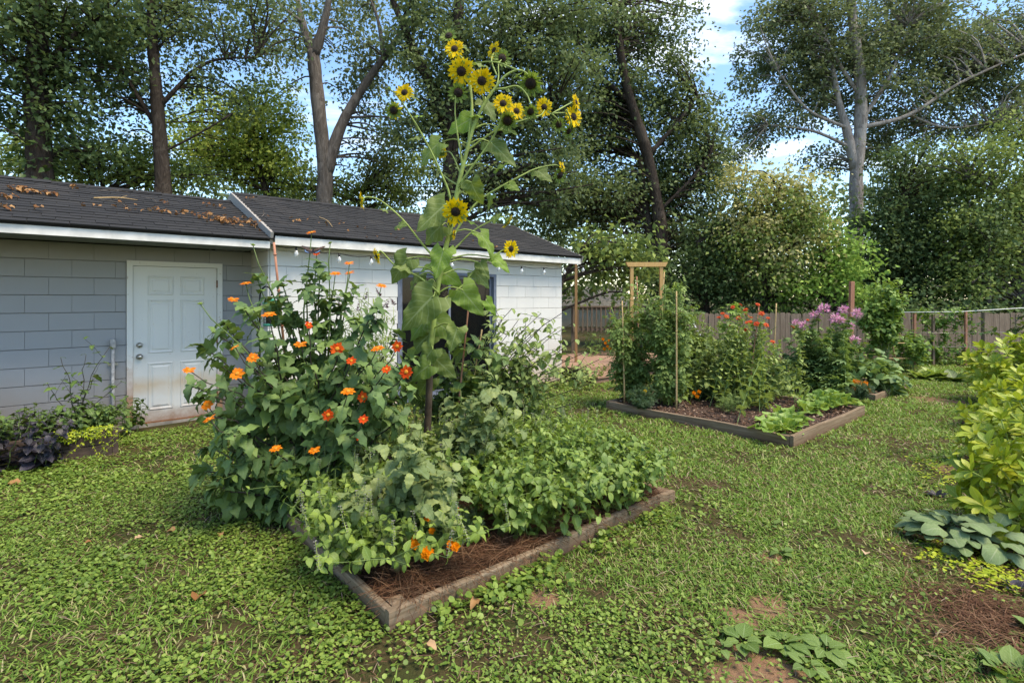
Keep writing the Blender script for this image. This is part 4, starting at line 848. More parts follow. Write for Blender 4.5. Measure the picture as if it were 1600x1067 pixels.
    for i, (x0, y0, x1, y1, fc, dy) in enumerate(lv):
        if fc == 0: continue
        q0 = dp(x0, y0, Y + dy + r.uniform(-.05, .05)); q1 = dp(x1, y1, Y + dy + r.uniform(-.12, .08)); L = np.linalg.norm(q1 - q0) * .80; up = A(r.normal(0, .25), -fc * 1.1, 1.15 - fc + .1) if y1 >= y0 - 4 else A(r.normal(0, .3), -.6, .6)
        o = put(leafmesh('heart', r.integers(3) if L > .15 else 0, 'sunflower_leaf'), 'leaf', p.o, q0 - b, q1 - q0, up, L, L * (.92 if fc > .6 else .7))
        k = at_path(S, np.linspace(0, 1, 120)); j = np.argmin(np.abs(k[:, 2] - q0[2] + .03)); d = np.linalg.norm(k[j] - q0)
        if d < .45 and L > .14: Acc().tube(smooth_path([k[j], (k[j] + q0) / 2 + A(0, 0, .04), q0, q0 + (q1 - q0) * .05], 3), np.linspace(.0075, .004, 10), 5).build('leaf_stalk', 'stem_pale', p.o, b)
sunflower()

# ---------------- the orange tithonia bush
TFM = [cat_acc(ray_ring(11, .15, 1, .30, .05, .12, s)).mesh('flower', m) for s, m in ((31, 'tithonia_petal'), (32, 'tithonia_petal'), (33, 'tithonia_red'))]; TFC = dome(.3, .22, 10, .04).mesh('flower_centre', 'pollen')
def place_flower(me, parent, base, p, face, rad, center=None, name='flower'):
    z = nrm(face); x = nrm(np.cross(A(.2, .9, .3), z)); y = np.cross(z, x); o = bpy.data.objects.new(name, me); link(o, parent); q = p - base
    o.matrix_basis = Matrix(((x[0] * rad, y[0] * rad, z[0] * rad, q[0]), (x[1] * rad, y[1] * rad, z[1] * rad, q[1]), (x[2] * rad, y[2] * rad, z[2] * rad, q[2]), (0, 0, 0, 1)))
    if center: link(bpy.data.objects.new('flower_centre', center), o)
    return o
def tithonia():
    b = inbed(BED1, .30, 1.70, .08); p = Plant('tithonia_bush', 'tall orange flowered tithonia bush at the left side of the nearest bed', 'bush', b); r = np.random.default_rng(8); Y = 3.9
    up_fl = [(487, 364, 0), (495, 396, 2), (546, 412, 0), (524, 428, 0), (547, 427, 0), (384, 443, 0), (365, 469, 0), (596, 447, 0), (368, 543, 0), (395, 559, 1), (296, 579, 0), (371, 584, 1), (482, 508, 2), (420, 492, 0), (470, 539, 0), (527, 545, 3), (621, 541, 3), (590, 545, 0), (549, 564, 2), (604, 577, 2), (635, 581, 3), (544, 612, 0), (567, 620, 3), (513, 648, 3), (568, 655, 2), (431, 701, 0), (492, 704, 0), (324, 633, 1), (328, 655, 0), (395, 383, 5), (516, 380, 5), (313, 475, 5), (562, 683, 2), (370, 700, 6), (340, 690, 6), (350, 740, 6), (330, 760, 6), (400, 760, 6), (420, 800, 6), (380, 800, 6), (440, 620, 6), (420, 560, 6), (500, 580, 6), (560, 600, 6), (470, 640, 6), (600, 620, 6), (630, 650, 6), (540, 690, 6), (390, 640, 6), (350, 610, 6), (450, 480, 6), (560, 500, 6), (590, 500, 6), (580, 560, 6), (640, 610, 6), (410, 640, 6), (450, 730, 6), (500, 690, 6), (330, 560, 6), (310, 620, 6), (400, 430, 6), (440, 440, 6), (480, 430, 6), (520, 455, 6), (555, 450, 6), (590, 480, 6), (350, 505, 6), (620, 520, 6), (380, 480, 6), (500, 410, 6), (300, 600, 6), (320, 700, 6), (315, 540, 6), (335, 520, 6), (310, 735, 6), (345, 650, 6), (640, 560, 6), (620, 620, 6), (600, 590, 6), (410, 530, 6), (510, 510, 6), (530, 470, 6), (430, 590, 6), (620, 590, 6), (360, 660, 6), (345, 780, 6)]
    for i, (x, y, k) in enumerate(up_fl):
        low = y > 620; dy = (r.uniform(-.45, .35) if k == 6 else r.uniform(-.62, -.42)) if y > 470 else r.uniform(-.2, .1); tip = dp(x, y, Y + dy); bb = b + A(r.normal(0, .09), r.normal(0, .09), -.04)
        S = fan(bb, tip, .25 if not low else .5, 10, .012, r); tall = y < 480
        if k != 6: S[-1] = tip; S[-2] = S[-2] * .6 + (tip - A(0, 0, .08)) * .4
        p.stem(S, .011, .003 if k != 6 else .004, 'stem_purple' if not tall else 'stem_green', 6)
        n = 6 if not low else 5; st = .38 if not tall else .30
        p.leaf(*leaves_on(S, n + (2 if tall else 1), st, (.185 if not tall else .165), r, True, .38, .35, .35, 1.0 if k == 6 else .88, .9))
        if k == 6: p.leaf(*leaves_on(S, 4, .93, .13, r, True, .2, .8, .1, 1.0, .9))
        # side shoots that thicken the bush
        for j in range(2):
            t = r.uniform(.4, .78); q = at_path(S, [t])[0]; d = nrm(r.normal(0, 1, 3) * A(1, .8, .35) + A(0, -.25, .15)); e = q + d * r.uniform(.14, .30); s2 = fan(q, e, .5, 5, .006, r)
            p.stem(s2, .005, .003, 'stem_green', 5, own=False); p.leaf(*leaves_on(s2, 3, .3, .155, r, True, .4, .5, .3, 1.0, .9))
        if k == 5: place_flower(SFM['bud'], p.o, b, tip, A(r.normal(0, .3), -.3, 1), .03, name='flower_bud')
        elif k != 6:
            f = {0: A(r.normal(0, .25), -.35, .95), 1: A(r.normal(0, .3), -.8, .6), 2: A(r.normal(0, .5), -.5, .5), 3: A(r.normal(0, .25), -1, .2)}[k]
            place_flower(TFM[2] if (k == 3 or (k == 2 and y > 380)) else TFM[i % 2], p.o, b, tip, f, r.uniform(.037, .048) * (.75 if k == 2 else 1), TFC)
    p.done('lobed', 'tithonia_leaf', 300, 3)
tithonia()
# butterfly feeding on the high red flower
def butterfly():
    q = dp(489, 393, 3.80); o = Acc().tube(smooth_path([(0, -.03, .0), (0, -.008, .004), (0, .012, .005), (0, .022, .004)], 4), [.0015, .0025, .0035, .004, .0042, .004, .0045, .005, .0048, .004, .0045, .004, .002], 8).build('butterfly', 'butterfly_dark', None, (0, 0, 0)); o.location = tuple(q); o.rotation_euler = (.5, 0, .2); o.scale = (1.3, 1.3, 1.3)
    tag(o, 'dark swallowtail butterfly with blue hind edge feeding on a high tithonia flower', 'butterfly')
    for s in (-1, 1):
        fw = [(0, .014, .003), (.028, .030, .012), (.060, .034, .020), (.064, .024, .020), (.042, .004, .014), (.006, -.004, .004)]; hw = [(.002, .0, .003), (.040, .0, .012), (.044, -.016, .012), (.034, -.034, .008), (.018, -.040, .005), (.004, -.024, .002)]
        for w, m in ((fw, 'butterfly_brown'), (hw, 'butterfly_dark')):
            V = [(s * x, y, z) for x, y, z in w] + [(s * x, y, z - .0012) for x, y, z in w]; Acc().add(V, [(0, 1, 2, 3), (0, 3, 4, 5), (9, 8, 7, 6), (11, 10, 9, 6)] + [(i, i + 6, (i + 1) % 6 + 6, (i + 1) % 6) for i in range(6)]).build('wing', m, o, smooth=False)
        V = [(s * .042, -.013, .0135), (s * .033, -.031, .010), (s * .017, -.036, .007), (s * .017, -.031, .0075), (s * .030, -.026, .010), (s * .036, -.012, .0125)]; Acc().add(V, [(0, 1, 4, 5), (1, 2, 3, 4)]).build('wing_band', 'butterfly_blue', o, smooth=False)
        Acc().tube([(s * .001, .021, .005), (s * .008, .036, .012)], .0006, 4).build('antenna', 'butterfly_dark', o)
butterfly()

# ---------------- masses of leaf in the nearest bed
def mound(name, label, cat, stems, leafk, mat, size, n, h, r, own=300, stem_mat='stem_green', pairs=True, start=.3, droop=.25, spikes=None, fwd=.4, minpx=9, width=1.0, sr=.004, lean=.16, up=1.0, shoots=0, base=None, group=None, taper=.45):
    """stems = list of ground points; each grows a stem of about height h"""
    stems = np.array(stems); b = stems.mean(0) if base is None else base; p = Plant(name, label, cat, b, group); sp = Acc()
    cen = stems.mean(0); ext = max(np.linalg.norm((stems - cen)[:, :2], axis=1).max(), .12)
    for q in stems:
        o = (q - cen)[:2] / ext; hh = h * r.uniform(.8, 1.12) * (1 - .28 * (o @ o)); tip = q + A(o[0] * lean + r.normal(0, lean * .3), o[1] * lean + r.normal(0, lean * .3), hh); S = fan(q, tip, .35, 7, .008, r)
        p.stem(S, sr, sr * .6, stem_mat, 5, own=len(stems) <= 14); p.leaf(*leaves_on(S, n, start, size, r, pairs, droop, fwd, taper, 1.0, up))
        for j in range(shoots):
            t = r.uniform(.35, .85); a = at_path(S, [t])[0]; e = a + A(r.normal(0, .1) + o[0] * .06, r.normal(0, .1) + o[1] * .06, r.uniform(.0, .14)); s2 = fan(a, e, .5, 4, .004, r); p.stem(s2, sr * .6, sr * .4, stem_mat, 4, own=False); p.leaf(*leaves_on(s2, 3, .35, size * .9, r, pairs, droop, .5, .3))
        if spikes and r.random() < spikes[0]:
            k = 10; t = np.linspace(0, 1, k); e = tip + A(r.normal(0, .02), r.normal(0, .02), spikes[1]); c = tip + (e - tip) * t[:, None]; p.stem(np.array([tip, e]), .0025, .0015, 'stem_pale', 4, own=False)
            for w in range(3): an = r.random(k) * 6.3; sp.scatter(T['tiny'][0], c, np.stack([np.cos(an), np.sin(an), .35 + 0 * an], -1), A(0, 0, 1), .014)
    p.done(leafk, mat, own, r.integers(1000), minpx, width)
    if sp.n: tag(sp.build('flower_spikes', 'pale_spike', p.o, b), kind='stuff')
    return p
def spots(B, u0, u1, w0, w1, n, r, z=.085, ell=True):
    o = []
    while len(o) < n:
        a, c = r.uniform(-1, 1), r.uniform(-1, 1)
        if ell and a * a + c * c > 1: continue
        o.append(inbed(B, (u0 + u1) / 2 + a * (u1 - u0) / 2, (w0 + w1) / 2 + c * (w1 - w0) / 2, z))
    return o
r = np.random.default_rng(17)
mound('basil_plant', 'broad mound of dark green basil at the front right of the nearest bed', 'basil', spots(BED1, 1.0, 2.34, .04, 1.05, 175, r, ell=False), 'ovate', 'basil_leaf', .085, 7, .48, r, 300, sr=.004, shoots=4, droop=.3, start=.08, lean=.24)
mound('basil_plant', 'basil with pale flower spikes behind the dark basil in the nearest bed', 'basil', spots(BED1, .95, 2.38, .85, 2.1, 145, r, ell=False), 'ovate', 'basil_light', .07, 7, .52, r, 300, shoots=3, spikes=(.8, .10), start=.15)
mound('basil_plant', 'light green basil with flower spikes against the left board of the nearest bed', 'basil', spots(BED1, .02, .36, .55, 1.6, 95, r, ell=False), 'ovate', 'basil_light', .075, 7, .42, r, 300, shoots=3, spikes=(.6, .12), start=.05, lean=.55, droop=.45)
mound('basil_plant', 'flowering basil low between the tithonia and the sunflower stem', 'basil', spots(BED1, .6, 1.1, 1.2, 1.9, 26, r), 'ovate', 'basil_light', .055, 6, .36, r, 120, shoots=1, spikes=(.9, .14), start=.2)
def sprawl(name, label, cat, b, tips, leafk, mat, size, n, r, own=300, sr=.006, shoots=2, stem_mat='stem_green', start=.35, pairs=False, droop=.3, bend=.3, minpx=9, width=1.0, shoot_len=.18, group=None):
    p = Plant(name, label, cat, b, group)
    for tip in tips:
        S = fan(b + A(r.normal(0, .04), r.normal(0, .04), -.03), tip, bend, 9, .012, r); p.stem(S, sr, sr * .5, stem_mat, 6, own=len(tips) <= 30); p.leaf(*leaves_on(S, n, start, size, r, pairs, droop, .45, .45))
        for j in range(shoots):
            t = r.uniform(start, .92); q = at_path(S, [t])[0]; e = q + r.normal(0, shoot_len * .6, 3) + A(0, 0, shoot_len * .5); s2 = fan(q, e, .5, 5, .004, r); p.stem(s2, sr * .5, sr * .3, stem_mat, 4, own=False); p.leaf(*leaves_on(s2, max(3, n // 2), .25, size * .85, r, pairs, droop, .5, .35))
    return p.done(leafk, mat, own, r.integers(1000), minpx, width)
def tips(pxs, Y, dy, r): return [dp(x, y, Y + r.uniform(-dy, dy)) for x, y in pxs]
sprawl('tomatillo_plant', 'sprawling dull green tomatillo leaning over the front left corner of the nearest bed', 'tomatillo', inbed(BED1, .62, .72), tips([(520, 860), (560, 870), (545, 800), (600, 830), (640, 815), (660, 790), (600, 760), (560, 740), (640, 740), (700, 740), (680, 770), (500, 800), (530, 770), (620, 870), (585, 850), (690, 800), (720, 780), (650, 700), (600, 700)], 2.95, .3, r), 'tooth', 'tomatillo_leaf', .145, 11, r, 300, shoots=5)
sprawl('tomatillo_plant', 'dull green tomatillo in front of the sunflower stem in the nearest bed', 'tomatillo', inbed(BED1, 1.1, 1.2), tips([(690, 680), (730, 650), (700, 650), (770, 650), (740, 690), (780, 690), (760, 720), (720, 720), (810, 640), (830, 670), (650, 680), (680, 720), (800, 610), (770, 590), (720, 610)], 3.9, .3, r), 'tooth', 'tomatillo_leaf', .14, 10, r, 300, shoots=5)
sprawl('ground_cherry', 'loose open bush with thin dark stems before the right end of the white wall', 'bush', inbed(BED1, 1.9, 2.15), tips([(800, 482), (790, 560), (830, 520), (860, 500), (880, 488), (900, 530), (915, 550), (940, 560), (850, 560), (820, 580), (880, 590), (920, 600), (900, 630), (850, 630), (800, 620), (780, 600), (930, 580), (870, 550), (840, 600), (880, 650), (770, 560), (785, 500), (810, 500), (845, 490), (870, 515), (895, 505), (820, 545), (860, 575), (800, 585), (905, 570), (880, 540), (775, 585), (835, 560)], 5.0, .4, r), 'ovate', 'shrub_leaf', .125, 11, r, 300, shoots=7, stem_mat='stem_purple', minpx=10, start=.35)
sprawl('cucumber_vine', 'dark leaved cucumber vine on the canes right of the sunflower stem', 'vine', inbed(BED1, 1.5, 1.8), tips([(720, 520), (745, 540), (760, 580), (700, 580), (735, 590), (690, 610), (760, 620), (710, 640), (780, 570), (700, 540), (770, 530), (640, 600), (650, 560), (620, 570)], 4.8, .3, r), 'broad', 'dark_leaf', .18, 9, r, 200, shoots=4)
bb = sprawl('butterfly_bush', 'fine leaved grey bush with dark red flower spikes before the white wall', 'bush', gp(590, 690, 0), tips([(545, 470), (560, 455), (575, 450), (590, 460), (598, 480), (605, 500), (535, 500), (560, 500), (580, 510), (600, 530), (550, 540), (580, 550), (610, 560), (530, 560), (615, 480), (570, 480)], 5.6, .3, r), 'lance', 'shrub_leaf', .10, 20, r, 0, sr=.005, shoots=9, stem_mat='stem_pale', shoot_len=.2)
for k, (x, y) in enumerate([(528, 472), (572, 462), (590, 456), (600, 478), (606, 474), (560, 478), (585, 500), (612, 470), (540, 490)]):
    a = Acc(); c = dp(x, y, 5.5); n = 34; t = r.random(n); an = r.random(n) * 6.3; d = nrm(A(r.normal(0, .3), 0, 1)); a.scatter(T['tiny'][0], c + d * (t[:, None] - .5) * .11, np.stack([np.cos(an), np.sin(an), .5 + 0 * an], -1), A(0, 0, 1), .035 * (1.2 - t)); a.build('flower_spike', 'burgundy_petal', bb.o, bb.b)
# marigolds
MGM = [cat_acc(*[ray_ring(n_, .05, q_, .34, z_, z_ + .2, s_, 0, -.4) for n_, q_, z_, s_ in ((13, 1, 0, 51), (12, .85, .15, 52), (10, .65, .32, 53), (8, .45, .45, 54), (6, .28, .55, 55))]).mesh('flower', m) for m in ('marigold_petal', 'yellow_petal')]
def marigold(label, b, R0, h, fl, r, yel=False, n=46, leaf=.07, group=None):
    p = Plant('marigold_plant', label, 'marigold', b, group)
    for k in range(n):
        a, q = r.random() * 6.3, math.sqrt(r.random()); e = b + A(math.cos(a) * q * R0, math.sin(a) * q * R0, h * math.sqrt(1 - .75 * q * q) * r.uniform(.6, 1.0)); S = fan(b + A(r.normal(0, .02), r.normal(0, .02), -.02), e, .4, 6, .004, r); p.stem(S, .004, .002, 'stem_green', 4, own=False); p.leaf(*leaves_on(S, 6, .3, leaf, r, True, .15, .5, .2))
    p.done('fern', 'marigold_leaf', 120, 5)
    for c, f, rad in fl: place_flower(MGM[1 if yel else 0], p.o, b, c, A(*f), rad); s = fan(b, c, .4, 6, .004, r); Acc().tube(s, .003, 5).build('stem', 'stem_green', p.o, b)
marigold('dark ferny marigold with orange pompons in the front of the nearest bed', inbed(BED1, .66, .50), .24, .20, [(dp(x, y, Y), (r.normal(0, .2), -.75, .6), q * Y / F) for x, y, q, Y in ((648, 851, 8, 2.72), (667, 864, 12, 2.62), (706, 850, 9, 2.75), (712, 854, 8, 2.7), (675, 829, 6, 2.85), (668, 808, 7, 2.9), (712, 797, 7, 2.95), (678, 815, 6, 2.9), (648, 843, 6, 2.76))], r, n=70, leaf=.085)
b2 = gp(1008, 628, .12)
marigold('dark round marigold bush with one yellow flower spilling over the middle bed', gp(1006, 636, .12), .24, .32, [(dp(1008, 611, 7.1), (0, -.9, .4), .03)], r, True, 90, .09)
marigold('small marigold with orange flowers behind the tomato cane in the middle bed', gp(1090, 622, .12), .22, .26, [(dp(x, y, 7.5), (0, -.9, .4), .035) for x, y in ((1084, 614), (1092, 612), (1089, 619), (1047, 622), (1050, 590))], r, n=60, leaf=.08)
marigold('orange marigold at the corner of the farthest bed', gp(1345, 622, .10), .2, .26, [(dp(x, y, 8.15), (r.normal(0, .3), -.8, .5), .045) for x, y in ((1336, 596), (1343, 598), (1352, 599), (1333, 607), (1357, 610), (1344, 615))], r, n=50, leaf=.09)

# ---------------- middle bed
TM = ('tomato_plant', 'tomato')
for lab, b, pts in (('bushy tomato plant under the left leg of the pine arch', gp(985, 626, .1), [(960, 500), (955, 480), (980, 460), (1000, 450), (975, 530), (1000, 500), (965, 560), (990, 560), (1010, 540), (1015, 480), (1005, 580), (970, 590), (1020, 510)]),
                    ('tallest tomato plant between the cane and the right leg of the arch', gp(1045, 632, .1), [(1040, 445), (1055, 440), (1035, 480), (1060, 480), (1030, 520), (1050, 540), (1020, 560), (1060, 560), (1075, 520), (1045, 590), (1030, 595), (1068, 450), (1010, 460), (1070, 590)]),
                    ('loose tomato plant leaning right toward the red zinnias', gp(1075, 612, .1), [(1085, 480), (1100, 500), (1080, 520), (1105, 530), (1070, 550), (1095, 555), (1075, 580), (1065, 470), (1110, 510), (1090, 590)])):
    sprawl(*TM[:1], lab, TM[1], b, tips(pts, b[1], .35, r), 'compound', 'tomato_leaf', .26, 12, r, 0, sr=.009, shoots=9, droop=.5, stem_mat='stem_pale', group='tomato plants')
zb = gp(1160, 628, .1)
def headed(name, label, cat, b, heads, Y, leafk, lm, size, n, r, fm, rad, fill, sr=.006, facing=(0, -.5, .8), group=None, own=0, spread=.22, pairs=True):
    p = Plant(name, label, cat, b, group)
    for i, (x, y) in enumerate(list(heads) + list(fill)):
        tip = dp(x, y, Y + r.uniform(-.35, .35)); S = fan(b + A(r.normal(0, spread), r.normal(0, spread), -.03), tip, .3, 8, .01, r); p.stem(S, sr, sr * .6, 'stem_green', 5, own=False); p.leaf(*leaves_on(S, int(n * 2.4), .12, size * 1.35, r, pairs, .3, .4, .45, .93))
        if i < len(heads): place_flower(fm[i % len(fm)], p.o, b, tip, A(*facing) + r.normal(0, .25, 3), rad * r.uniform(.8, 1.15))
    return p.done(leafk, lm, own, r.integers(999))
ZM = [cat_acc(ray_ring(14, .1, 1, .3, .05, .12, 61), ray_ring(11, .1, .75, .3, .12, .3, 62), dome(.28, .3, 8, .1)).mesh('flower', 'zinnia_petal')]
headed('zinnia_clump', 'clump of tall zinnias with small red heads in the middle bed', 'zinnias', zb, [(1157, 476), (1184, 476), (1165, 484), (1129, 490), (1123, 496), (1135, 495), (1154, 497), (1166, 492), (1172, 496), (1200, 497), (1167, 504), (1172, 503), (1182, 506), (1197, 508), (1141, 509), (1166, 516), (1151, 533), (1207, 534), (1145, 480), (1190, 490)], 7.7, 'ovate', 'shrub_leaf', .10, 9, r, ZM, .042,
       [(1120, 530), (1130, 560), (1140, 540), (1150, 570), (1165, 545), (1180, 560), (1195, 550), (1205, 560), (1125, 590), (1145, 600), (1170, 590), (1190, 590), (1135, 520), (1175, 530), (1160, 520), (1190, 525), (1215, 540), (1205, 520), (1115, 560), (1220, 570), (1215, 590), (1120, 510), (1150, 545), (1185, 545), (1110, 600), (1200, 605), (1110, 505), (1118, 525), (1135, 505), (1150, 500), (1165, 510), (1185, 512), (1200, 515), (1215, 510), (1222, 530), (1215, 555), (1228, 545), (1105, 540), (1140, 530), (1175, 570)], spread=.4)
mound('pepper_plant', 'low leafy pepper plants with red fruit behind the marigold in the middle bed', 'pepper', [gp(1098 + r.uniform(-32, 40), 606 + r.uniform(-8, 8), .1) for k in range(44)], 'ovate', 'shrub_leaf', .11, 10, .95, r, 0, shoots=5)
mound('herb_clump', 'small feathery herb clump alone on the mulch of the middle bed', 'herb', [gp(1140 + r.uniform(-12, 14), 643 + r.uniform(-3, 4), .1) for k in range(12)], 'fern', 'tomato_leaf', .11, 7, .26, r, 80, lean=.1)
mound('herb_clump', 'wispy pale green herb between the zinnias and the lettuce', 'herb', [gp(1205 + r.uniform(-25, 18), 622 + r.uniform(-4, 6), .1) for k in range(16)], 'lance', 'weed_leaf', .14, 6, .34, r, 60, lean=.16, pairs=False)
def rosette(name, label, cat, b, leafk, mat, n, size, r, tilt=(.25, 1.1), group=None, width=1.0, R0=.02, flat=False):
    p = thing(name, label, cat, b, 0, group)
    for k in range(n):
        a = k * 2.4 + r.normal(0, .2); e = tilt[0] + (tilt[1] - tilt[0]) * (1 - k / max(n - 1, 1)) if not flat else .15; d = A(math.cos(a) * math.cos(e), math.sin(a) * math.cos(e), math.sin(e))
        L = size * r.uniform(.7, 1.15); put(leafmesh(leafk, r.integers(len(T[leafk])), mat), 'leaf', p, A(math.cos(a) * R0, math.sin(a) * R0, 0), d, A(-math.cos(a) * math.sin(e), -math.sin(a) * math.sin(e), math.cos(e) + .15) + r.normal(0, .18, 3), L, L * width)
    return p
lt = [(1205, 676, 'frilly lettuce spilling over the near corner of the middle bed'), (1226, 672, 'second lettuce from the near corner of the middle bed'), (1212, 662, 'lettuce behind the near corner lettuce in the middle bed'), (1240, 664, 'lettuce midway along the front board, beside the gap in the row'), (1228, 655, 'lettuce in the back row nearest the bare mulch'), (1262, 645, 'lettuce just past the gap in the front row of the middle bed'), (1282, 640, 'upright lettuce in the middle of the far group'), (1300, 636, 'lettuce second from the right end of the middle bed'), (1318, 632, 'last lettuce at the right end of the middle bed'), (1272, 632, 'lettuce in the back row of the far group'), (1294, 628, 'rearmost lettuce of the far group in the middle bed')]
for i, (x, y, lab) in enumerate(lt): rosette('lettuce', lab, 'lettuce', gp(x, y, .11), 'lettuce', 'lettuce_leaf', 12, .21 if i < 5 else .23, r, (.5, 1.4) if i > 4 else (.3, 1.3), 'lettuces in the middle bed', R0=.035)

# ---------------- farthest bed
CM = []
for s in (71, 72):
    a = Acc(); q = np.random.default_rng(s); n = 46; d = nrm(q.normal(0, 1, (n, 3)) * A(1, 1, .7) + A(0, 0, .25)); a.scatter(T['tiny'][0], d * q.uniform(.25, .55, (n, 1)), d, q.normal(0, 1, (n, 3)), .5); a.scatter(T['strip'][0], d * .2, d + q.normal(0, .2, (n, 3)), q.normal(0, 1, (n, 3)), .95, width=.02); CM.append(a.mesh('flower', 'cleome_petal'))
headed('cleome_clump', 'large clump of cleome with pink spider flowers in the farthest bed', 'cleome', gp(1280, 604, .1), [(1288, 482), (1275, 493), (1244, 505), (1318, 484), (1313, 500), (1329, 510), (1336, 531), (1339, 489), (1258, 510), (1306, 498)], 9.2, 'palmate', 'cleome_leaf', .13, 12, r, CM, .105,
       [(1230, 540), (1240, 560), (1250, 530), (1265, 520), (1270, 550), (1285, 525), (1290, 560), (1300, 535), (1310, 560), (1320, 540), (1330, 560), (1240, 590), (1260, 590), (1280, 590), (1300, 590), (1320, 585), (1225, 570), (1270, 575), (1335, 540), (1340, 570), (1215, 550), (1235, 520), (1295, 510), (1315, 515), (1345, 590), (1330, 600), (1250, 600), (1225, 595), (1240, 512), (1255, 505), (1270, 508), (1285, 505), (1300, 512), (1320, 515), (1335, 520), (1345, 540), (1350, 560), (1222, 525), (1232, 505), (1310, 530), (1262, 535), (1295, 545)], sr=.008, pairs=False, spread=.4)
headed('zinnia_clump', 'few red zinnia heads poking through left of the cleome', 'zinnias', gp(1240, 608, .1), [(1255, 540), (1238, 511), (1259, 520), (1262, 500)], 8.9, 'ovate', 'shrub_leaf', .1, 8, r, ZM, .038, [(1225, 560), (1245, 575), (1260, 580)])
sprawl('bean_bush', 'broad leaved squash trailing over the front board of the farthest bed', 'squash', gp(1385, 612, .1), tips([(1370, 580), (1390, 570), (1405, 590), (1380, 600), (1400, 610), (1415, 600), (1360, 590), (1345, 575), (1405, 622), (1360, 565), (1340, 560), (1375, 560)], 8.9, .4, r), 'broad', 'cleome_leaf', .22, 9, r, 80, shoots=5, minpx=10)
sprawl('climbing_beans', 'thick bean vine heaped on top of the bamboo A-frame', 'beans', gp(1384, 585, 0), tips([(1345, 470), (1360, 450), (1375, 438), (1385, 436), (1395, 445), (1405, 455), (1412, 470), (1350, 490), (1370, 480), (1390, 470), (1405, 490), (1340, 500), (1365, 505), (1390, 500), (1380, 455), (1355, 465), (1400, 475), (1340, 480)], 11.2, .3, r), 'broad', 'bean_leaf', .16, 16, r, 0, shoots=10, start=.55, shoot_len=.22, bend=.15)
mound('bush_beans', 'leafy bean plants at the foot of the bamboo A-frame', 'beans', [gp(1392 + r.uniform(-45, 50), 574 + r.uniform(-8, 8)) for k in range(36)], 'broad', 'bean_leaf', .15, 9, .85, r, 0, shoots=3)
for x, y, s, lab in ((1440, 592, .30, 'yellow green hosta on the lawn edge right of the farthest bed'), (1462, 592, .30, 'pale rimmed hosta in the middle of the three beyond the beds')): rosette('hosta', lab, 'hosta', gp(x, y), 'broad', 'hosta_leaf', 24, s, r, (.15, 1.2), 'hostas')
rosette('hosta', 'dark green hosta at the right end of the three beyond the beds', 'hosta', gp(1490, 596), 'broad', 'dark_leaf', 22, .30, r, (.1, 1.0), 'hostas')
mound('ground_cover', 'low leafy ground cover at the foot of the board fence', 'ground cover', [A(*dp(1490 + r.uniform(-75, 70), 560, 12.9 + r.uniform(-.5, .5))[:2], 0) for k in range(70)], 'broad', 'bean_leaf', .11, 6, .28, r, 0, lean=.1)
sprawl('fence_vine', 'leafy vine strung along the white pipe above the board fence', 'vine', gp(1460, 566), tips([(1430, 484), (1445, 480), (1460, 486), (1475, 483), (1490, 486), (1500, 480), (1515, 484), (1528, 483), (1455, 520), (1480, 520), (1530, 517), (1470, 545), (1500, 545), (1440, 540), (1520, 548)], 12.5, .1, r), 'broad', 'bean_leaf', .14, 10, r, 0, shoots=9, start=.6, shoot_len=.2)
mound('perennial_clump', 'orange flowered perennial clump beside the deck', 'perennial', [A(*dp(945 + r.uniform(-25, 25), 540, 13 + r.uniform(-.5, .5))[:2], 0) for k in range(26)], 'lance', 'tomato_leaf', .3, 8, .75, r, 0, pairs=False)
for x, y in ((942, 530), (946, 536), (952, 532), (949, 541), (953, 545), (944, 545)): place_flower(MGM[0], bpy.data.objects['perennial_clump'], A(*bpy.data.objects['perennial_clump'].location), dp(x, y, 12.6), A(0, -1, .3), .045)
mound('shrub', 'grey green low shrub in the grass between the beds and the deck', 'shrub', [gp(905 + r.uniform(-22, 30), 603 + r.uniform(-7, 7)) for k in range(22)], 'ovate', 'shrub_leaf', .10, 8, .42, r, 0, lean=.25)
sprawl('okra_plant', 'bright green broad leaved plant rising behind the red zinnias', 'okra', A(*dp(1145, 560, 10.4)[:2], 0), tips([(1140, 476), (1150, 474), (1130, 480), (1160, 480), (1145, 490), (1125, 500)], 10.4, .2, r), 'palmate', 'lettuce_leaf', .2, 6, r, 0, shoots=1, start=.6)

# ---------------- right border
def whorl(name, label, b, tipl, r, size=.15, mat='yellow_leaf', own=300, group='yellow green shrubs at the right edge'):
    p = Plant(name, label, 'shrub', b, group)
    for tip in tipl:
        S = fan(b + A(r.normal(0, .08), r.normal(0, .08), -.03), tip, .35, 7, .01, r); p.stem(S, .008, .004, 'stem_pale', 5, own=len(tipl) < 30)
        for t, n in ((1.0, 8), (.9, 6), (.78, 5)):
            q = at_path(S, [t])[0]; tg = nrm(S[-1] - S[-3]); u = nrm(np.cross(tg, A(.3, .5, .8))); w = np.cross(tg, u); a = np.arange(n) * 6.283 / n + r.random() * 6; e = .75 if t == 1 else .25
            ax = np.cos(a)[:, None] * u + np.sin(a)[:, None] * w + e * tg + r.normal(0, .14, (n, 3)); p.leaf(q + ax * .0, ax, tg * .8 + A(0, 0, .6) + r.normal(0, .15, (n, 3)), size * r.uniform(.65, 1.12, n) * (1 if t == 1 else .85))
    return p.done('obovate', mat, own, r.integers(999))
def cloud(c, rx, ry, rz, n, r): d = nrm(r.normal(0, 1, (n, 3))); d[:, 2] = np.abs(d[:, 2]) * .9 + .05 * r.normal(size=n); return [c + A(x * rx, y * ry, z * rz) for x, y, z in d * r.uniform(.65, 1.05, (n, 1))]
s1 = gp(1600, 860); whorl('yellow_shrub', 'nearest yellow green shrub with big glossy leaves at the right edge', A(3.55, 3.45, 0), cloud(A(3.55, 3.45, .18), .5, .45, .74, 64, r), r, .125)
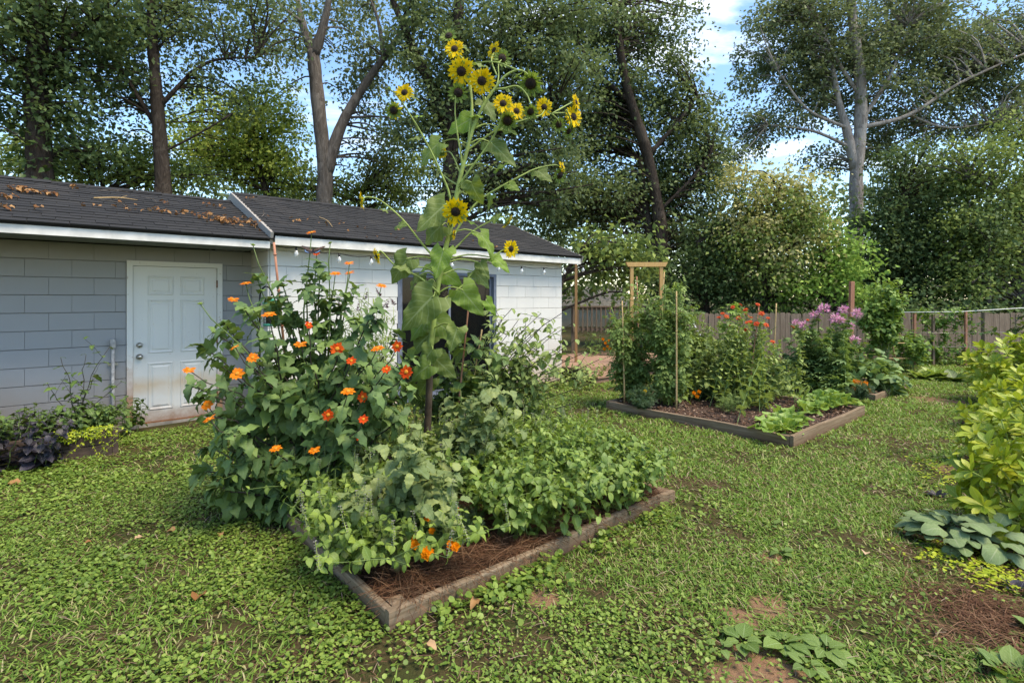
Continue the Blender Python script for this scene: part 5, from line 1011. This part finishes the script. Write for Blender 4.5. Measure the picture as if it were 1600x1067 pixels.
whorl('yellow_shrub', 'second yellow green shrub behind the nearest one at the right edge', A(4.8, 4.75, 0), cloud(A(4.8, 4.75, .18), .6, .5, .68, 60, r), r, .125, own=200)
whorl('yellow_shrub', 'third low yellow green shrub at the right edge beside the lawn', A(6.2, 6.15, 0), cloud(A(6.2, 6.2, .15), .75, .6, .7, 55, r), r, .15, own=120)
whorl('yellow_shrub', 'farthest and tallest yellow green shrub below the dark vine at the right edge', A(7.7, 7.9, 0), cloud(A(7.75, 7.9, .2), .85, .6, 1.05, 70, r), r, .16, own=100)
sprawl('dark_shrub', 'dark green leafy vine at the right edge before the fence', 'vine', A(9.2, 9.0, 0), [A(9.1 + r.normal(0, .33), 9.0 + r.normal(0, .3), r.uniform(.7, 1.75)) for k in range(22)], 'broad', 'ivy_leaf', .15, 10, r, 0, shoots=4, start=.3)
def lambs(label, c, n, size, r, g):
    p = thing('lambs_ear', label, 'foliage plant', c, 0, g)
    for k in range(n):
        a = k * 2.4 + r.normal(0, .2); q = math.sqrt((k + .5) / n); e = 1.25 - .95 * q + r.normal(0, .2); L = size * r.uniform(.75, 1.15); put(leafmesh('fuzzy', int(r.integers(3)), 'fuzzy_leaf'), 'leaf', p, A(math.cos(a) * q * .15, math.sin(a) * q * .15, .04 + .14 * (1 - q)), A(math.cos(a), math.sin(a), e), A(-math.cos(a) * .6, -math.sin(a) * .6 - .3, 1) + r.normal(0, .3, 3), L, L)
lambs('clump of large woolly grey green leaves at the lawn edge below the yellow shrub', gp(1490, 850), 34, .19, r, 'woolly leaved plants'); lambs('second woolly leaved clump tucked under the yellow shrub', gp(1555, 862), 20, .18, r, 'woolly leaved plants')
for lab, px, py, m, lk, n, s in (('broad leaved plant in the bottom right corner on the pine straw', 1585, 1055, 'weed_leaf', 'broad', 18, .11), ('second leafy plant at the right edge above the corner one', 1640, 1000, 'weed_leaf', 'broad', 12, .11)): rosette('leafy_plant', lab, 'plant', gp(px, py), lk, m, n, s, r, (.3, 1.2), R0=.05)
rosette('coral_plant', 'small reddish leaved plant between the lawn and the yellow shrub', 'plant', gp(1522, 728), 'ovate', 'litter', 26, .10, r, (.2, 1.4)); rosette('purple_plant', 'small dark purple leaved plant left of the woolly leaves', 'plant', gp(1462, 775), 'broad', 'purple_leaf', 12, .07, r, (.2, 1.2)); rosette('purple_plant', 'tiny purple plant in the pine straw at the right edge', 'plant', gp(1590, 925), 'broad', 'purple_leaf', 9, .08, r, (.2, 1.2))
for i, (px, py, n, s, lab) in enumerate([(1160, 1000, 9, .12, 'broad leaved weed at the left of the bare clay in the foreground'), (1225, 1003, 10, .12, 'broad leaved weed above the bare clay in the foreground'), (1290, 1012, 9, .12, 'broad leaved weed at the right of the bare clay'), (1262, 1040, 7, .08, 'small weed right below the bare clay'), (1222, 862, 6, .08, 'small silvery weed in the middle of the lawn'), (1125, 1010, 5, .07, 'tiny weed at the left end of the weed row'), (1205, 818, 4, .07, 'lone pale weed farther up the lawn')]): rosette('lawn_weed', lab, 'weed', gp(px, py, .035), 'ovate', 'weed_leaf', n, s * .8, r, (.05, .5), 'broad leaved weeds in the lawn', 1.25)

# ---------------- planter by the grey wall
def wl(x, y, z=.22): return bl(x, y, z)
mound('purple_vine', 'dark purple sweet potato vine spilling from the left of the planter', 'vine', [wl(-.98 + r.uniform(-.35, .3), -1.32 + r.uniform(-.2, .2), .05) for k in range(46)], 'broad', 'purple_leaf', .12, 7, .42, r, 200, lean=.25, start=.1, droop=.5)
mound('green_vine', 'dark green leafy vine along the planter below the grey wall', 'vine', [wl(-.75 + r.uniform(-.6, .5), -1.02 + r.uniform(-.25, .22), .2) for k in range(70)], 'ovate', 'dark_leaf', .10, 8, .30, r, 200, lean=.15, start=.1)
mound('green_vine', 'bushy low green plants at the far left end of the planter', 'vine', [wl(-1.35 + r.uniform(-.4, .3), -1.15 + r.uniform(-.3, .25), .05) for k in range(50)], 'ovate', 'dark_leaf', .10, 9, .52, r, 150, lean=.15, start=.1)
mound('peony_clump', 'dark green clump at the foot of the door frame behind the pipe', 'plant', [wl(-.16 + r.uniform(-.18, .2), -.45 + r.uniform(-.12, .12), 0) for k in range(14)], 'ovate', 'dark_leaf', .12, 7, .42, r, 80, lean=.16, start=.3)
sprawl('hibiscus_plant', 'tall thin stemmed plant with few lobed leaves against the grey wall', 'plant', wl(-.55, -.95, .2), [wl(x + .4, y, z) for x, y, z in ((-1.05, -.95, 1.0), (-.85, -1.0, 1.02), (-.65, -.9, 1.08), (-1.15, -1.0, .75), (-.75, -1.0, .8), (-.55, -.95, .7), (-.98, -1.0, .62))], 'lobed', 'dark_leaf', .14, 7, r, 90, shoots=1, stem_mat='stem_purple', sr=.005, start=.35)
cj = Plant('creeping_jenny', 'lime yellow trailing plant hanging over the right end of the planter', 'trailing plant', wl(-.45, -1.25, .24))
for k in range(26):
    x0 = -.45 + r.uniform(-.25, .22); q = [wl(x0, -1.2, .27), wl(x0 + r.normal(0, .05), -1.30, .30), wl(x0 + r.normal(.03, .07), -1.36, .22 if k % 3 else .26), wl(x0 + r.normal(.04, .08), -1.35, (.02 if k % 4 == 0 else .2) + r.uniform(0, .06))]
    S = smooth_path(q, 4); cj.stem(S, .002, .0015, 'stem_pale', 4, own=False); cj.leaf(*leaves_on(S, 13, .02, .032, r, True, .1, .2, .1))
cj.done('ovate', 'lime_leaf', 0)
cj2 = Plant('creeping_jenny', 'lime yellow creeping ground cover beside the pine straw at the right', 'ground cover', gp(1500, 740)); n = 900
q = np.array([gp(px + r.normal(0, 28), py + r.normal(0, 9), .02) for px, py in ((1500, 745), (1475, 722), (1540, 880), (1480, 860), (1570, 905), (1515, 690)) for k in range(150)]); a_ = r.random(len(q)) * 6.3
cj2.leaf(q, np.stack([np.cos(a_), np.sin(a_), .3 + 0 * a_], -1), A(0, 0, 1) + r.normal(0, .2, (len(q), 3)), r.uniform(.02, .04, len(q))); cj2.done('ovate', 'lime_leaf', 0)
# dry leaves lying on the lawn
for px, py, s, m, lab in ((305, 938, .12, 'litter', 'large pinkish brown fallen leaf on the clover in the left foreground'), (275, 828, .08, 'litter', 'curled brown fallen leaf left of the tithonia'), (210, 842, .07, 'pale_litter', 'pale fallen leaf in the middle of the left lawn'), (143, 845, .05, 'litter', 'small brown fallen leaf on the left lawn'), (10, 757, .14, 'litter', 'rolled brown fallen leaf at the left edge near the planter'), (1352, 866, .08, 'pale_litter', 'pale yellow fallen leaf on the right lawn'), (748, 935, .08, 'litter', 'curled dry leaf against the front board of the nearest bed'), (668, 1003, .06, 'pale_litter', 'pale dry leaf below the near corner of the bed'), (1348, 580, .09, 'litter', 'brown fallen leaf beside the farthest bed'), (345, 832, .06, 'litter', 'small brown leaf in the shade of the tithonia')):
    p = gp(px, py, .035); a = r.random() * 6.3; o = put(Acc().add(*[(t_['v'], t_['q'], None, t_['uv']) for t_ in [blade(ov(.3), 6, 2, .5, 1.1, .3, 0, px)]][0]).mesh('fallen_leaf', m), 'fallen_leaf', None, p, A(math.cos(a), math.sin(a), .25), A(0, -.2, 1), s); tag(o, lab, 'leaf', 'fallen leaves on the lawn')

# ================================================================ TREES
def tree(name, label, Y, trunk, r0, crown, lm, ls, seed, bk='bark_dark', limbs=(), group='trees behind the garden', second=None, clump=.42, ivy=None, r1=.35, twigs=True, mul=1.6, back=0.):
    """trunk and limbs as photo-pixel paths at depth Y; crown = (px, py, rx, ry, depth offset, density) masses of leaf clumps"""
    r = np.random.default_rng(seed); foot = dp(trunk[0][0], trunk[0][1], Y); foot[2] = -.1
    P = np.array([foot] + [dp(x, y, Y) for x, y in trunk if dp(x, y, Y)[2] > .2]); S = smooth_path(P, 5); o = thing(name, label, 'tree', foot, 0, group); n = len(S)
    rad = np.linspace(r0, r0 * r1, n) * (1 + .35 * np.exp(-np.arange(n) / 2.0)) + r.normal(0, r0 * .03, n); Acc().tube(S, rad, 12).build('trunk', bk, o, foot)
    nodes = [S[n // 4:]]
    for q, lr, dy in limbs:
        L = smooth_path(np.array([dp(x, y, Y + dy * i / max(len(q) - 1, 1)) for i, (x, y) in enumerate(q)]), 5); Acc().tube(L, np.linspace(lr, lr * .35, len(L)) + r.normal(0, lr * .04, len(L)), 8).build('limb', bk, o, foot); nodes.append(L[1:])
    nodes = np.vstack(nodes); tw = Acc(); groups = {}; mats = {lm} | ({second[0]} if second else set())
    for c in crown:
        px, py, rx, ry, dy, den = c[:6]; yy = Y + dy + back; rX, rZ = rx * yy / F, ry * yy / F; rY = min(max(rX, rZ), 2.2) * .9; ls_ = ls * .86; leafpx = .30 * (ls_ * F / yy) ** 2; nl = int(mul * den * math.pi * rx * ry / leafpx); cr = clump * r.uniform(.8, 1.2); nc = max(4, int(nl / 38))
        d = nrm(r.normal(0, 1, (nc, 3))) * (r.random((nc, 1)) ** .45); cc = dp(px, py, yy) + d * A(rX, rY, rZ); cc = cc[cc[:, 2] > .15]
        for q in cc:
            k = int(38 * r.uniform(.55, 1.5)); g = r.normal(0, 1, (k, 3)) * A(.62, .62, .36) * cr * r.uniform(.6, 1.25); pos = q + g; ok = pos[:, 2] > .03; pos = pos[ok]; k = len(pos)
            out = nrm(g[ok] + A(0, 0, .02)); ax = nrm(out * .6 + r.normal(0, .6, (k, 3)) + A(0, 0, -.35)); up = A(0, 0, 1.0) + r.normal(0, .55, (k, 3)); m = lm
            if second and (q[2] - dp(px, py, yy)[2]) / rZ > second[1] + r.normal(0, .25): m = second[0]
            groups.setdefault(m, []).append((pos, ax, up, ls_ * r.uniform(.65, 1.25, k), np.clip(r.random() * .55 + r.random(k) * .45, 0, .999)))
            if twigs and r.random() < .42:
                w = nodes[np.argmin(np.linalg.norm(nodes - q, axis=1) + np.maximum(nodes[:, 2] - q[2] + .3, 0) * 1.0)]; dl = np.linalg.norm(q - w)
                if dl < 5: tw.tube(smooth_path([w, w * .5 + q * .5 + A(0, 0, .10 * dl) + r.normal(0, .05 * dl, 3), q, q + (q - w) * .08], 3), np.linspace(min(.012 + .011 * dl, .05), .006, 10), 5, cap=False)
    if tw.n: tag(tw.build('branches', bk, o, foot), kind='stuff')
    for m, L in groups.items():
        pos, ax, up, sz, rr = (np.concatenate([l[i] for l in L]) for i in range(5)); Acc().scatter(T['tiny'][0], pos, ax, up, sz, rr).build('crown' if m == lm else 'blossom', m, o, foot)
    if ivy:
        k = ivy[0]; t = r.random(k); q = at_path(S, t); a = r.random(k) * 6.3; d = np.stack([np.cos(a), np.sin(a), -.4 + 0 * a], -1); rr = np.interp(t, np.linspace(0, 1, n), rad)[:, None]
        Acc().scatter(T['diamond'][0], q + d * rr * A(1, 1, 0) + d * r.random((k, 1)) * ivy[1], d + r.normal(0, .4, (k, 3)), A(0, 0, 1) + r.normal(0, .4, (k, 3)), r.uniform(.1, .2, k)).build('ivy', 'ivy_leaf', o, foot)
    return o
tree('ivy_tree', 'dark ivy covered tree trunk behind the left end of the grey roof', 11.6, [(62, 460), (62, 300), (60, 200), (57, 100), (68, 0), (75, -80)], .34, [(60, 40, 120, 80, 0, 2.4), (10, 130, 60, 100, -.3, 2.2), (130, 90, 70, 70, .4, 1.6), (150, 10, 90, 50, 0, 1.6), (110, 190, 60, 70, .3, 1.6)], 'crown_evergreen', .15, 101, mul=1.3, ivy=(1500, .28), limbs=[([(58, 120), (110, 60), (170, 20)], .08, .3), ([(60, 140), (20, 90), (-30, 60)], .08, -.3)])
tree('straight_tree', 'straight dark trunk rising behind the grey roof', 13, [(256, 460), (255, 300), (250, 220), (244, 140), (238, 60), (230, -60)], .235, [(235, 0, 100, 50, 0, 1.8), (320, 60, 100, 60, .3, 1.0), (190, 60, 70, 60, .2, 1.5), (330, 140, 80, 50, .5, .8), (190, 150, 70, 60, .4, 1.3), (410, 60, 70, 60, .4, .7), (400, 0, 90, 40, .3, 1.0)], 'crown_oak', .135, 102, mul=1.6, back=.5, limbs=[([(246, 170), (320, 100), (400, 90)], .06, .4), ([(245, 200), (180, 90), (150, 20)], .06, .3), ([(250, 240), (300, 215), (360, 180)], .04, .3)])
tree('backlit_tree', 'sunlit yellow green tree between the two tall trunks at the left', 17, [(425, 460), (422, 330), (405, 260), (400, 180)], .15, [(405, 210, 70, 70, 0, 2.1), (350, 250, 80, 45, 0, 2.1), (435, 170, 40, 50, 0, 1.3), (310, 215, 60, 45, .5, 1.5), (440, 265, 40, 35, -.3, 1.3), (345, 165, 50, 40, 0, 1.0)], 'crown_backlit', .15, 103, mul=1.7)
tree('understory_tree', 'low dark tree filling the gap behind the grey roof ridge', 14.5, [(170, 460), (165, 320), (150, 240)], .12, [(150, 235, 80, 50, 0, 1.9), (210, 260, 60, 40, 0, 1.6), (30, 240, 60, 50, 0, 1.8), (290, 280, 60, 30, .2, 1.8), (100, 270, 60, 30, 0, 1.6)], 'crown_maple', .15, 104)
tree('forked_tree', 'grey forked tree behind the ridge of the white section', 15, [(505, 470), (506, 330), (508, 270), (500, 190), (492, 110), (489, 80)], .27, [(445, 40, 60, 50, 0, .9), (550, 40, 70, 60, .2, 1.0), (560, 130, 50, 60, .3, 1.1), (600, 210, 60, 50, .5, 1.0), (520, -10, 120, 30, 0, 1.1), (590, 90, 50, 60, 0, 1.3), (455, 110, 30, 40, .3, .5), (560, 250, 50, 40, .5, .7)], 'crown_beech', .15, 105, 'bark_grey', r1=.62, mul=1.15, back=1.1,
     limbs=[([(489, 85), (472, 35), (458, -40)], .15, .2), ([(490, 90), (508, 30), (522, -50)], .17, -.2), ([(508, 275), (530, 205), (556, 155), (600, 90), (645, 30)], .20, .4), ([(472, 35), (440, 10), (420, -20)], .05, .3), ([(600, 90), (590, 30), (570, -20)], .07, .3)])
tree('low_tree', 'small pale green tree behind the white section roof beside the forked trunk', 18, [(560, 470), (560, 330), (570, 290)], .12, [(545, 300, 35, 30, 0, 1.6), (480, 290, 40, 30, 0, 1.5), (600, 290, 50, 40, 0, 1.7), (430, 290, 40, 25, 0, 1.6), (640, 260, 50, 60, 0, 1.3)], 'crown_maple', .15, 106)
tree('oak_tree', 'broad dark oak behind the sunflower', 14.5, [(707, 470), (706, 330), (705, 200), (712, 90), (722, -60)], .36, [(690, 70, 90, 80, 0, 1.9), (790, 60, 90, 80, .3, 2.0), (680, 190, 80, 60, .2, 1.7), (790, 200, 90, 70, .3, 2.0), (870, 120, 80, 70, 0, 2.0), (650, 20, 60, 50, .4, 1.2), (740, 290, 90, 50, .2, 1.9), (850, 270, 80, 70, .2, 2.0), (750, 130, 90, 60, .6, 1.4), (860, 20, 80, 40, 0, 1.9)], 'crown_oak', .15, 107,
     limbs=[([(706, 220), (672, 130), (640, 65), (605, -20)], .19, .2), ([(708, 180), (770, 110), (830, 50)], .10, .4), ([(706, 260), (780, 210), (860, 190)], .08, .3)])
tree('leaning_oak', 'tall dark double trunked tree leaning left behind the pine arch', 16.5, [(1037, 470), (1034, 410), (1030, 340), (1012, 245), (992, 180), (978, 130), (965, 50), (955, -60)], .26, [(940, 50, 90, 70, 0, 2.0), (990, 150, 70, 70, .3, 1.7), (1060, 200, 60, 70, 0, 1.8), (920, 200, 80, 70, .2, 2.0), (950, 310, 90, 50, 0, 1.9), (1080, 290, 60, 60, 0, 1.9), (1060, 370, 70, 40, 0, 1.8), (1030, 15, 40, 25, 0, .9), (1060, 110, 35, 50, 0, 1.3), (1075, 30, 30, 25, 0, .7), (1100, 180, 35, 50, 0, 1.2), (1010, 70, 40, 50, 0, 1.4), (880, 330, 60, 50, .3, 1.9), (1020, 290, 60, 50, .5, 1.6), (1110, 240, 30, 50, 0, 1.4)], 'crown_oak', .155, 108, back=.8, mul=2.0,
     limbs=[([(1027, 440), (1016, 370), (1006, 310), (1000, 250)], .22, .6), ([(1012, 245), (1060, 190), (1090, 150)], .08, .2), ([(985, 160), (930, 110), (900, 60)], .09, .3), ([(1030, 330), (1080, 280), (1110, 240)], .06, 0)])
tree('pecan_tree', 'low bright leaved tree just beyond the right end of the white section roof', 12.8, [(872, 500), (878, 440), (915, 380)], .10, [(925, 390, 55, 35, 0, 1.7), (985, 385, 50, 35, 0, 1.6), (900, 440, 30, 30, .5, 1.4), (1000, 430, 45, 40, .5, 1.5), (950, 435, 40, 30, .6, 1.4)], 'crown_maple', .19, 109)
tree('understory_tree', 'shaded tree between the leaning trunk and the yellow blossoming one', 15.5, [(1105, 500), (1100, 430), (1090, 380)], .12, [(1100, 410, 60, 55, 0, 2.2), (1050, 440, 60, 40, .4, 2.0), (1150, 450, 60, 35, 0, 2.2), (1130, 360, 50, 50, .3, 1.9)], 'crown_evergreen', .15, 110)
tree('blossom_tree', 'rounded tree with cream yellow blossom tips in the middle of the background', 14.8, [(1195, 500), (1197, 430), (1205, 360), (1215, 290)], .10, [(1205, 310, 70, 55, 0, 2.0), (1170, 370, 60, 60, 0, 2.0), (1240, 350, 55, 60, 0, 1.9), (1215, 420, 70, 50, 0, 1.8), (1165, 290, 35, 40, .3, 1.4), (1255, 300, 30, 30, 0, 1.5)], 'crown_maple', .14, 111, second=('crown_blossom', -.1), limbs=[([(1197, 440), (1170, 390), (1150, 330)], .06, .2), ([(1198, 430), (1235, 380), (1260, 320)], .06, .2)])
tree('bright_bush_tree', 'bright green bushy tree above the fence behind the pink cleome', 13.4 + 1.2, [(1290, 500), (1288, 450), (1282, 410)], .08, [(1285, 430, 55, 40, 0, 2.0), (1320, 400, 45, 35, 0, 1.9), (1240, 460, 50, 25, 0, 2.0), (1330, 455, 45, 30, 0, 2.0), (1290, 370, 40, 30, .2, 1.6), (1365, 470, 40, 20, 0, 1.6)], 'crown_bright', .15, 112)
tree('pale_trunk_tree', 'tall pale trunked tree standing open against the sky at the right', 20, [(1335, 480), (1336, 400), (1338, 330), (1338, 270), (1345, 190), (1343, 110), (1333, 40), (1325, -60)], .30, [(1290, 60, 90, 60, 0, 1.5), (1200, 90, 50, 60, 0, 1.0), (1400, 70, 70, 60, 0, 1.4), (1470, 50, 70, 50, 0, 1.4), (1550, 100, 70, 50, -.5, 1.3), (1230, 180, 60, 35, 0, .8), (1180, 200, 50, 35, 0, .8), (1330, 130, 80, 60, 0, 1.3), (1440, 160, 70, 50, 0, 1.1), (1250, 20, 60, 30, 0, 1.3), (1520, 200, 80, 40, 0, 1.0), (1290, 250, 40, 30, 0, .7), (1170, 130, 25, 25, 0, .6), (1160, 240, 35, 30, 0, .8), (1370, 220, 70, 40, .5, 1.2), (1600, 40, 60, 50, 0, 1.3), (1420, 10, 80, 30, 0, 1.3), (1200, 30, 40, 30, 0, 1.0), (1270, 120, 60, 50, 0, 1.2), (1500, 110, 60, 50, 0, 1.2), (1580, 170, 50, 50, 0, 1.2)], 'crown_beech', .17, 113, 'bark_pale', r1=.5, mul=2.5, back=.85,
     limbs=[([(1337, 265), (1322, 200), (1312, 165), (1300, 100)], .20, .2), ([(1345, 200), (1420, 180), (1500, 130), (1610, 80)], .09, -.6), ([(1328, 230), (1270, 205), (1200, 195)], .07, .3), ([(1345, 190), (1390, 120), (1420, 40)], .09, .2), ([(1322, 200), (1260, 170), (1215, 110)], .07, 0), ([(1343, 150), (1300, 80), (1270, 10)], .08, .2), ([(1420, 180), (1480, 200), (1560, 190)], .05, 0)])
tree('evergreen_tree', 'dense dark evergreen right of the pale trunk', 17.5, [(1418, 500), (1417, 420), (1415, 340), (1412, 300)], .14, [(1400, 340, 60, 60, 0, 2.4), (1440, 400, 70, 55, 0, 2.4), (1385, 400, 40, 60, 0, 2.3), (1460, 310, 60, 50, 0, 2.1), (1400, 450, 80, 35, 0, 2.4), (1420, 265, 50, 40, 0, 1.6), (1345, 440, 40, 40, 0, 1.8)], 'crown_evergreen', .15, 114)
tree('edge_tree', 'tree with a grey trunk at the right edge above the fence', 16, [(1597, 500), (1597, 420), (1600, 330), (1612, 220), (1620, 100)], .24, [(1560, 280, 60, 60, 0, 1.9), (1530, 370, 60, 60, 0, 2.1), (1500, 440, 60, 40, 0, 2.2), (1590, 400, 50, 60, .5, 2.0), (1500, 260, 50, 45, .5, 1.6), (1570, 460, 60, 30, .5, 1.9), (1640, 330, 70, 80, 0, 1.8), (1590, 215, 50, 40, .5, 1.4)], 'crown_maple', .15, 115, 'bark_grey', limbs=[([(1600, 330), (1560, 300), (1520, 280)], .07, 0), ([(1597, 400), (1560, 380), (1530, 370)], .06, 0)])
tree('slender_tree', 'slender brown trunk standing among the dark leaves behind the right part of the fence', 15.5, [(1545, 500), (1545, 440), (1546, 380)], .10, [(1545, 360, 40, 40, 0, 1.6), (1520, 420, 40, 40, .5, 1.6)], 'crown_evergreen', .15, 116, 'bark_grey')
# far wood: a mass of leaves nobody could count
def far_wood():
    r = np.random.default_rng(77); a = Acc(); cl = []
    for k in range(2600):
        X = r.uniform(-44, 46); Y = 27 + r.uniform(-3.5, 5); z = r.uniform(.2, 1) ** .8 * (6.9 + 1.6 * math.sin(X * .37) + 1.0 * math.sin(X * .9 + 1)); cl.append((X, Y, z))
    cl = np.array(cl); k = 24; c = np.repeat(cl, k, 0) + r.normal(0, 1, (len(cl) * k, 3)) * A(.75, .6, .5); n = len(c); c[:, 2] = np.maximum(c[:, 2], .05)
    a.scatter(T['tiny'][0], c, r.normal(0, 1, (n, 3)) + A(0, 0, -.4), A(0, -.3, 1) + r.normal(0, .6, (n, 3)), r.uniform(.2, .38, n), np.repeat(r.random(len(cl)) * .6, k) + r.random(n) * .4)
    o = a.build('far_wood', 'crown_wood_far', None); tag(o, 'dark mass of far woodland leaves behind all the garden trees', 'woodland', kind='stuff')
far_wood()
def undergrowth():
    r = np.random.default_rng(78); a = Acc(); X = r.uniform(3.9, 20, 420); Y = r.uniform(14.3, 17.5, 420); z = r.uniform(.1, 1.5, 420); k = 40; c = np.repeat(np.stack([X, Y, z], -1), k, 0) + r.normal(0, 1, (420 * k, 3)) * A(.32, .25, .22); n = len(c); c[:, 2] = np.maximum(c[:, 2], .03); c = c[(c[:, 1] > 14.15)]; n = len(c)
    a.scatter(T['tiny'][0], c, r.normal(0, 1, (n, 3)) + A(0, 0, -.3), A(0, -.2, 1) + r.normal(0, .6, (n, 3)), r.uniform(.1, .18, n)); tag(a.build('undergrowth', 'crown_evergreen', None), 'tangled dark undergrowth behind the board fence', 'undergrowth', kind='stuff')
undergrowth()

# ================================================================ LAWN
def vnoise(x, y, s, seed):
    r = np.random.default_rng(seed); g = r.random((64, 64)); u, v = x * s + 100, y * s + 100; i, j = np.floor(u).astype(int), np.floor(v).astype(int); f, h = u - i, v - j; f = f * f * (3 - 2 * f); h = h * h * (3 - 2 * h); G = lambda a, b: g[a % 64, b % 64]
    return (G(i, j) * (1 - f) + G(i + 1, j) * f) * (1 - h) + (G(i, j + 1) * (1 - f) + G(i + 1, j + 1) * f) * h
def lawn_points(dens, seed, y1=13.4, near=3.0, fall=1.5):
    r = np.random.default_rng(seed); P = []
    for y in np.arange(1.4, y1, .1):
        d = dens * min(1, (near / y)) ** fall; hw0 = 1.06 * y + .9; n = r.poisson(d * .1 * 2 * hw0); P.append(np.stack([r.uniform(-hw0, hw0, n), y + r.random(n) * .1], -1))
    P = np.vstack(P); x, y = P[:, 0], P[:, 1]; keep = np.ones(len(P), bool)
    for B, L, Wd, m in ((BED1, 2.46, 2.46, .0), (BED2, 2.40, 2.55, .01), (BED3, 1.9, 2.6, .01)):
        q = P - B[:2]; u, w = q @ D1[:2], q @ D2[:2]; keep &= ~((u > -m) & (u < L + m) & (w > -m) & (w < Wd + m))
    q = P - W0[:2]; u, w = q @ D1[:2], q @ D2[:2]
    keep &= ~((w > -.30 - .12 * vnoise(x, y, 3, 5)) & (u < 1.5)); keep &= ~((w > WY - .18) & (u >= 1.4) & (u < 7.0)); keep &= ~((u > 6.9) & (u < 10.6) & (w > -1.62) & (w < 1.2)); keep &= ~((u > -2.4) & (u < -.2) & (w > -1.33) & (w < -.68))
    for px, py, rr in [(1205, 950, .10), (1190, 1045, .17), (1160, 965, .07), (1215, 875, .07), (1470, 625, .30), (1490, 735, .15), (850, 935, .07), (1560, 965, .18), (1605, 1000, .3), (1560, 760, .5), (1600, 860, .5)]:
        c = gp(px, py); dd = np.hypot(x - c[0], (y - c[1])) * (.7 + .6 * vnoise(x, y, 9, 6)); keep &= (dd > rr) | (r.random(len(P)) < .2)
    return P[keep], r
def lawn():
    P, r = lawn_points(8200, 1); x, y = P.T; side = 1 / (1 + np.exp(-(x - .1 - .15 * y + 1.6 * (vnoise(x, y, .9, 2) - .5)) * 2.2)); pat = vnoise(x, y, 2.3, 3) * .6 + vnoise(x, y, 6, 4) * .4
    keep = r.random(len(P)) < (.42 + .58 * side) * np.clip((pat - .20) * 3.2, .12, 1); P = P[keep]; x, y = P.T; n = len(P); lo = np.clip(y / 3, 1, 4) ** .75; a = r.random(n) * 6.3; tl = r.uniform(.25, 1.3, n)
    ax = np.stack([np.cos(a), np.sin(a), tl], -1); h = r.uniform(.025, .065, n) * (.75 + .5 * vnoise(x, y, 1.5, 8)) * lo ** .35; pos = np.stack([x, y, ground_z(x, y) - .002], -1)
    o = Acc().scatter(T['grassblade'][0], pos, ax, A(0, 0, 1) + np.stack([-np.cos(a), -np.sin(a), 0 * a], -1) * .3, h, np.clip(r.random(n) * .8 + .35 * (vnoise(x, y, 1.1, 9) - .35), 0, .999), width=r.uniform(.0045, .009, n) * lo).build('grass', 'grass'); tag(o, 'short uneven grass growing over the lawn', 'grass', kind='stuff')
    P, r = lawn_points(6400, 2); x, y = P.T; side = 1 / (1 + np.exp((x - .1 - .15 * y + 1.6 * (vnoise(x, y, .9, 2) - .5)) * 2.2)); pat = vnoise(x, y, 2.0, 13) * .6 + vnoise(x, y, 5, 14) * .4
    keep = r.random(len(P)) < (.07 + .83 * side) * np.clip((pat - .30) * 3.6, .05, 1); P = P[keep]; x, y = P.T; n = len(P); lo = np.clip(y / 3, 1, 4) ** .7; a = r.random(n) * 6.3
    pos = np.stack([x, y, ground_z(x, y) + r.uniform(.008, .04, n)], -1); ax = np.stack([np.cos(a), np.sin(a), r.normal(0, .28, n)], -1)
    o = Acc().scatter(T['round'][0], pos, ax, A(0, 0, 1) + r.normal(0, .3, (n, 3)), r.uniform(.008, .020, n) * (.75 + .7 * vnoise(x, y, 1.7, 31)) * lo, np.clip(r.random(n) * .8 + .4 * (vnoise(x, y, 1.3, 15) - .35), 0, .999)).build('clover', 'clover'); tag(o, 'round leaved clover and ground ivy spreading through the lawn', 'clover', kind='stuff')
    # taller ground ivy crowding the front board
    k = 900; u = r.uniform(.2, 2.45, k); w = -np.abs(r.normal(0, .12, k)) - .02; ok = vnoise(u * 3, w * 3, 2.2, 21) > .48; q = (BED1 + u[:, None] * D1 + w[:, None] * D2)[ok]; n = len(q); q[:, 2] = r.uniform(.02, .075, n); a = r.random(n) * 6.3
    o = Acc().scatter(T['round'][0], q, np.stack([np.cos(a), np.sin(a), r.normal(0, .3, n)], -1), A(0, 0, 1) + r.normal(0, .35, (n, 3)), r.uniform(.022, .042, n)).build('ground_ivy', 'clover'); tag(o, 'taller ground ivy against the front board of the nearest bed', 'ground ivy', kind='stuff')
    # dry thatch and pine needles
    P, r = lawn_points(420, 3); x, y = P.T; n = len(P); a = r.random(n) * 6.3; Acc().scatter(T['strip'][0], np.stack([x, y, ground_z(x, y) + r.uniform(.004, .03, n)], -1), np.stack([np.cos(a), np.sin(a), r.normal(0, .2, n)], -1), A(0, 0, 1), r.uniform(.03, .09, n), width=.003 * np.clip(y / 3, 1, 3)).build('thatch', 'mulch_chip'); tag(bpy.data.objects['thatch'], 'dry straw bits lying among the grass', 'straw', kind='stuff')
    k = 3000; c = [(1565, 965, .15), (1600, 1000, .25), (1660, 950, .45), (1620, 860, .35)]; i = r.integers(4, size=k); C = np.array([gp(a_, b_)[:2] for a_, b_, _ in c])[i] + r.normal(0, 1, (k, 2)) * np.array([q[2] for q in c])[i][:, None]; a = r.random(k) * 6.3
    Acc().scatter(T['strip'][0], np.column_stack([C, ground_z(C[:, 0], C[:, 1]) + r.uniform(.003, .02, k)]), np.stack([np.cos(a), np.sin(a), r.normal(0, .1, k)], -1), A(0, 0, 1), r.uniform(.06, .16, k), width=.003).build('pine_straw', 'pine_straw'); tag(bpy.data.objects['pine_straw'], 'brown pine straw mulch at the right edge of the lawn', 'pine straw', kind='stuff')
lawn()
